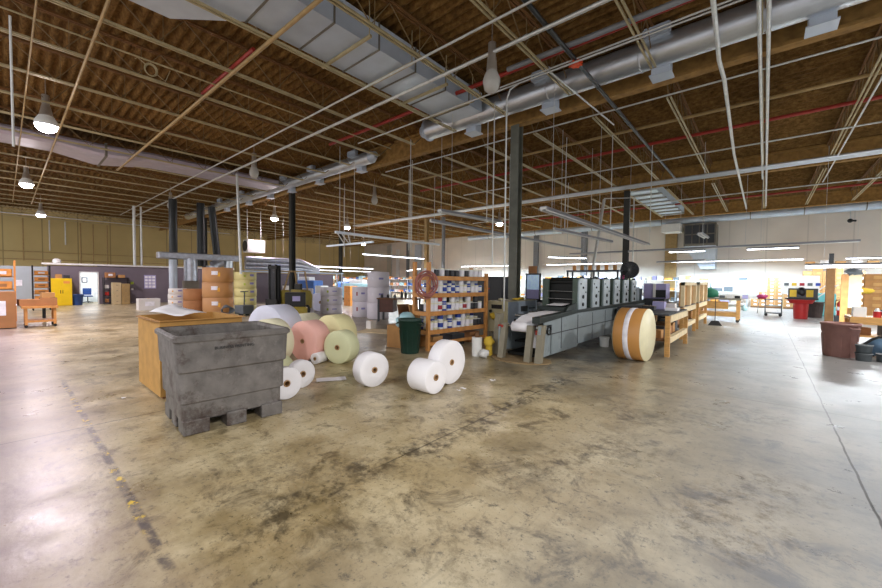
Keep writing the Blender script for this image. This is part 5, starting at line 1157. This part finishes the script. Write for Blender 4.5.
# workbench
t = thing('workbench', 'pale wooden workbench cluttered with tools at the right edge', 'workbench', (1.88, 15.75, 0))
MB().box(0, 0, .78, 2.8, 1.1, .86).build('bench_top', M['wood'], t, bev=.005); MB().box(.05, .05, .3, 2.75, 1.05, .34).build('lower_shelf', M['wood'], t); MB().box(0, 0, .66, 2.8, .04, .78).build('apron', M['wood'], t)
for x in (.06, .8, 2.7):
    for y in (.06, 1.04): MB().box(x-.05, y-.05, 0, x+.05, y+.05, .78).build('leg', M['wood'], t)
for k, (x, y, w_, h, m, l, z) in enumerate(((.2, .3, .26, .28, 'white', 'white box at the near left corner of the workbench', .861), (.98, .3, .5, .14, 'pw', 'white sheet stack on the workbench', .861), (1.4, .6, .4, .45, 'black', 'black power tool case on the workbench', .861), (.95, .75, .35, .6, 'dgrey', 'dark grey box at the back of the workbench', .861), (.3, .5, .3, .2, 'cardd', 'brown box on the lower shelf of the workbench', .341), (.85, .45, .45, .28, 'black', 'black box on the lower shelf of the workbench', .341), (1.3, .4, .3, .2, 'boxw', 'white bag shaped box on the lower shelf of the workbench', .341))):
    carton(l, 1.88+x, 15.75+y, z, w_, .3, h, M[m], .1*(k % 3))
t = thing('spray_can', 'red and white can on the workbench', 'can', (2.42, 16.0, .861)); MB().cyl((0, 0, 0), (0, 0, .17), .08, n=14).build('can_body', M['red'], t); MB().cyl((0, 0, .17), (0, 0, .26), .06, .03, n=14).build('cap', M['white'], t)
for k in range(5):
    b = MB(); b.ball((0, 0, .12), .15, (1.2, .8, .8), jit=.35); o = b.build('tool_pile', M[['black', 'dgrey', 'grayb', 'black', 'ylw'][k]], None, (2.75+.3*k, 16.4, .87+.0*k)); tag(o, '%s tool heap on the workbench, %s from the left' % (['black', 'dark grey', 'grey', 'black', 'yellow'][k], ['first', 'second', 'third', 'fourth', 'fifth'][k]), 'tools')
# cardboard pile behind the bench + backdrop shelves
blockstack(3.75, 31.2, (6, 6, 6, 6, 6, 6), .8, .38, M['card'], 'the carton wall behind the workbench', M['cardin'], .8)
t = thing('yellow_sign', 'yellow rag hanging near the carton wall behind the workbench', 'rag', (3.75, 27.9, 1.5)); b = MB(); b.ball((0, 0, 0), .3, (1.1, .3, .5), jit=.25); b.build('cloth', M['ylw'], t)
# brown can front right
brute('trash_can', 'big brown plastic trash can with side handles at right', (1.45, 13.5, 0), .345, .29, .83, M['brown'], hd=-55)
for k, (x, y, z, l) in enumerate(((1.80, 13.05, 0, 'grey bucket on the floor right of the brown can, bottom of two'), (1.80, 13.05, .19, 'grey bucket stacked on another right of the brown can'), (2.14, 13.15, 0, 'grey green bucket at the right edge on the floor'), (2.42, 13.4, 0, 'dark bucket at the far right edge'))):
    t = thing('bucket', l, 'bucket', (x, y, z)); b = MB(); b.lathe([(.001, 0), (.125, 0), (.14, .16), (.15, .165), (.15, .185), (.13, .185), (.12, .02), (.001, .02)], 24); b.build('bucket_body', M['grayb'] if k < 3 else M['dgrey'], t); b = MB(); b.tube([(.14*math.cos(a), .14*math.sin(a)*.3-.05, .17-.05*math.sin(a)) for a in [PI*i/8 for i in range(9)]], .005, 5); b.build('wire_handle', M['steel'], t)
t = thing('hose_loop', 'black rubber hose arching over the grey buckets', 'hose', (2.15, 13.6, 0)); b = MB(); b.tube([(-.45+.1*i, 0, .05+.48*math.sin(PI*i/9)) for i in range(10)], .03, 8); b.build('hose_run', M['black'], t)
t = thing('vacuum', 'grey blue shop vacuum behind the grey buckets', 'vacuum', (2.2, 13.95, 0)); b = MB(); b.lathe([(.001, .05), (.24, .06), (.26, .3), (.22, .4), (.1, .46), (.001, .46)], 24); b.build('drum', mat('vac_blue', '53708a', .5), t); b = MB(); [b.cyl((x, y, .03), (x, y, .06), .03, n=8) for x in (-.15, .15) for y in (-.15, .15)]; b.build('castor', M['black'], t)
t = thing('cart', 'green grey hand cart with pink bag left of the red barrel', 'cart', (.4, 28.1, 0)); b = MB(); [b.box(x-.02, y-.02, .1, x+.02, y+.02, .95) for x in (-.35, .35) for y in (-.25, .25)]; b.box(-.37, -.27, .15, .37, .27, .2); b.box(-.37, -.27, .55, .37, .27, .6); b.box(-.37, -.27, .9, .37, .27, .95); b.build('frame', M['grayb'], t); b = MB(); [b.cyl((x, y-.03, .07), (x, y+.03, .07), .07, n=10) for x in (-.3, .3) for y in (-.25, .25)]; b.build('wheel', M['black'], t)
b = MB(); b.ball((0, 0, .12), .22, (1.2, .8, .6), jit=.2); o = b.build('pink_bag', M['pinkc'], None, (-.1, 30.2, .92)); tag(o, 'bright pink bag on a stool before the pallet stack', 'bag')
t = thing('stool', 'thin legged stool under the bright pink bag', 'stool', (-.1, 30.2, 0)); MB().cyl((0, 0, .88), (0, 0, .92), .2, n=16).build('seat', M['red'], t); b = MB(); [b.beam((.12*sx, .12*sy, .88), (.2*sx, .2*sy, 0), .03, .03) for sx in (-1, 1) for sy in (-1, 1)]; b.build('leg_frame', M['steel'], t)

t = thing('security_camera', 'small dark camera on a stem high on the cream wall at right', 'camera', (4.45, 39.2, 6.35))
MB().cyl((0, 0, .1), (0, 0, 1.3), .03, n=8).build('stem', M['conduit'], t); MB().ball((0, 0, 0), .15).build('dome', M['black'], t); MB().cyl((0, -.05, 0), (.28, -.15, -.05), .07, n=10).build('lens_tube', M['black'], t)
t = thing('vent_cap', 'white round cap fixed on top of the left partition', 'vent cap', (-33.2, 2.15, 2.6))
MB().ball((0, 0, .12), .2, (1, 1, .9)).build('cap', M['whitep'], t)
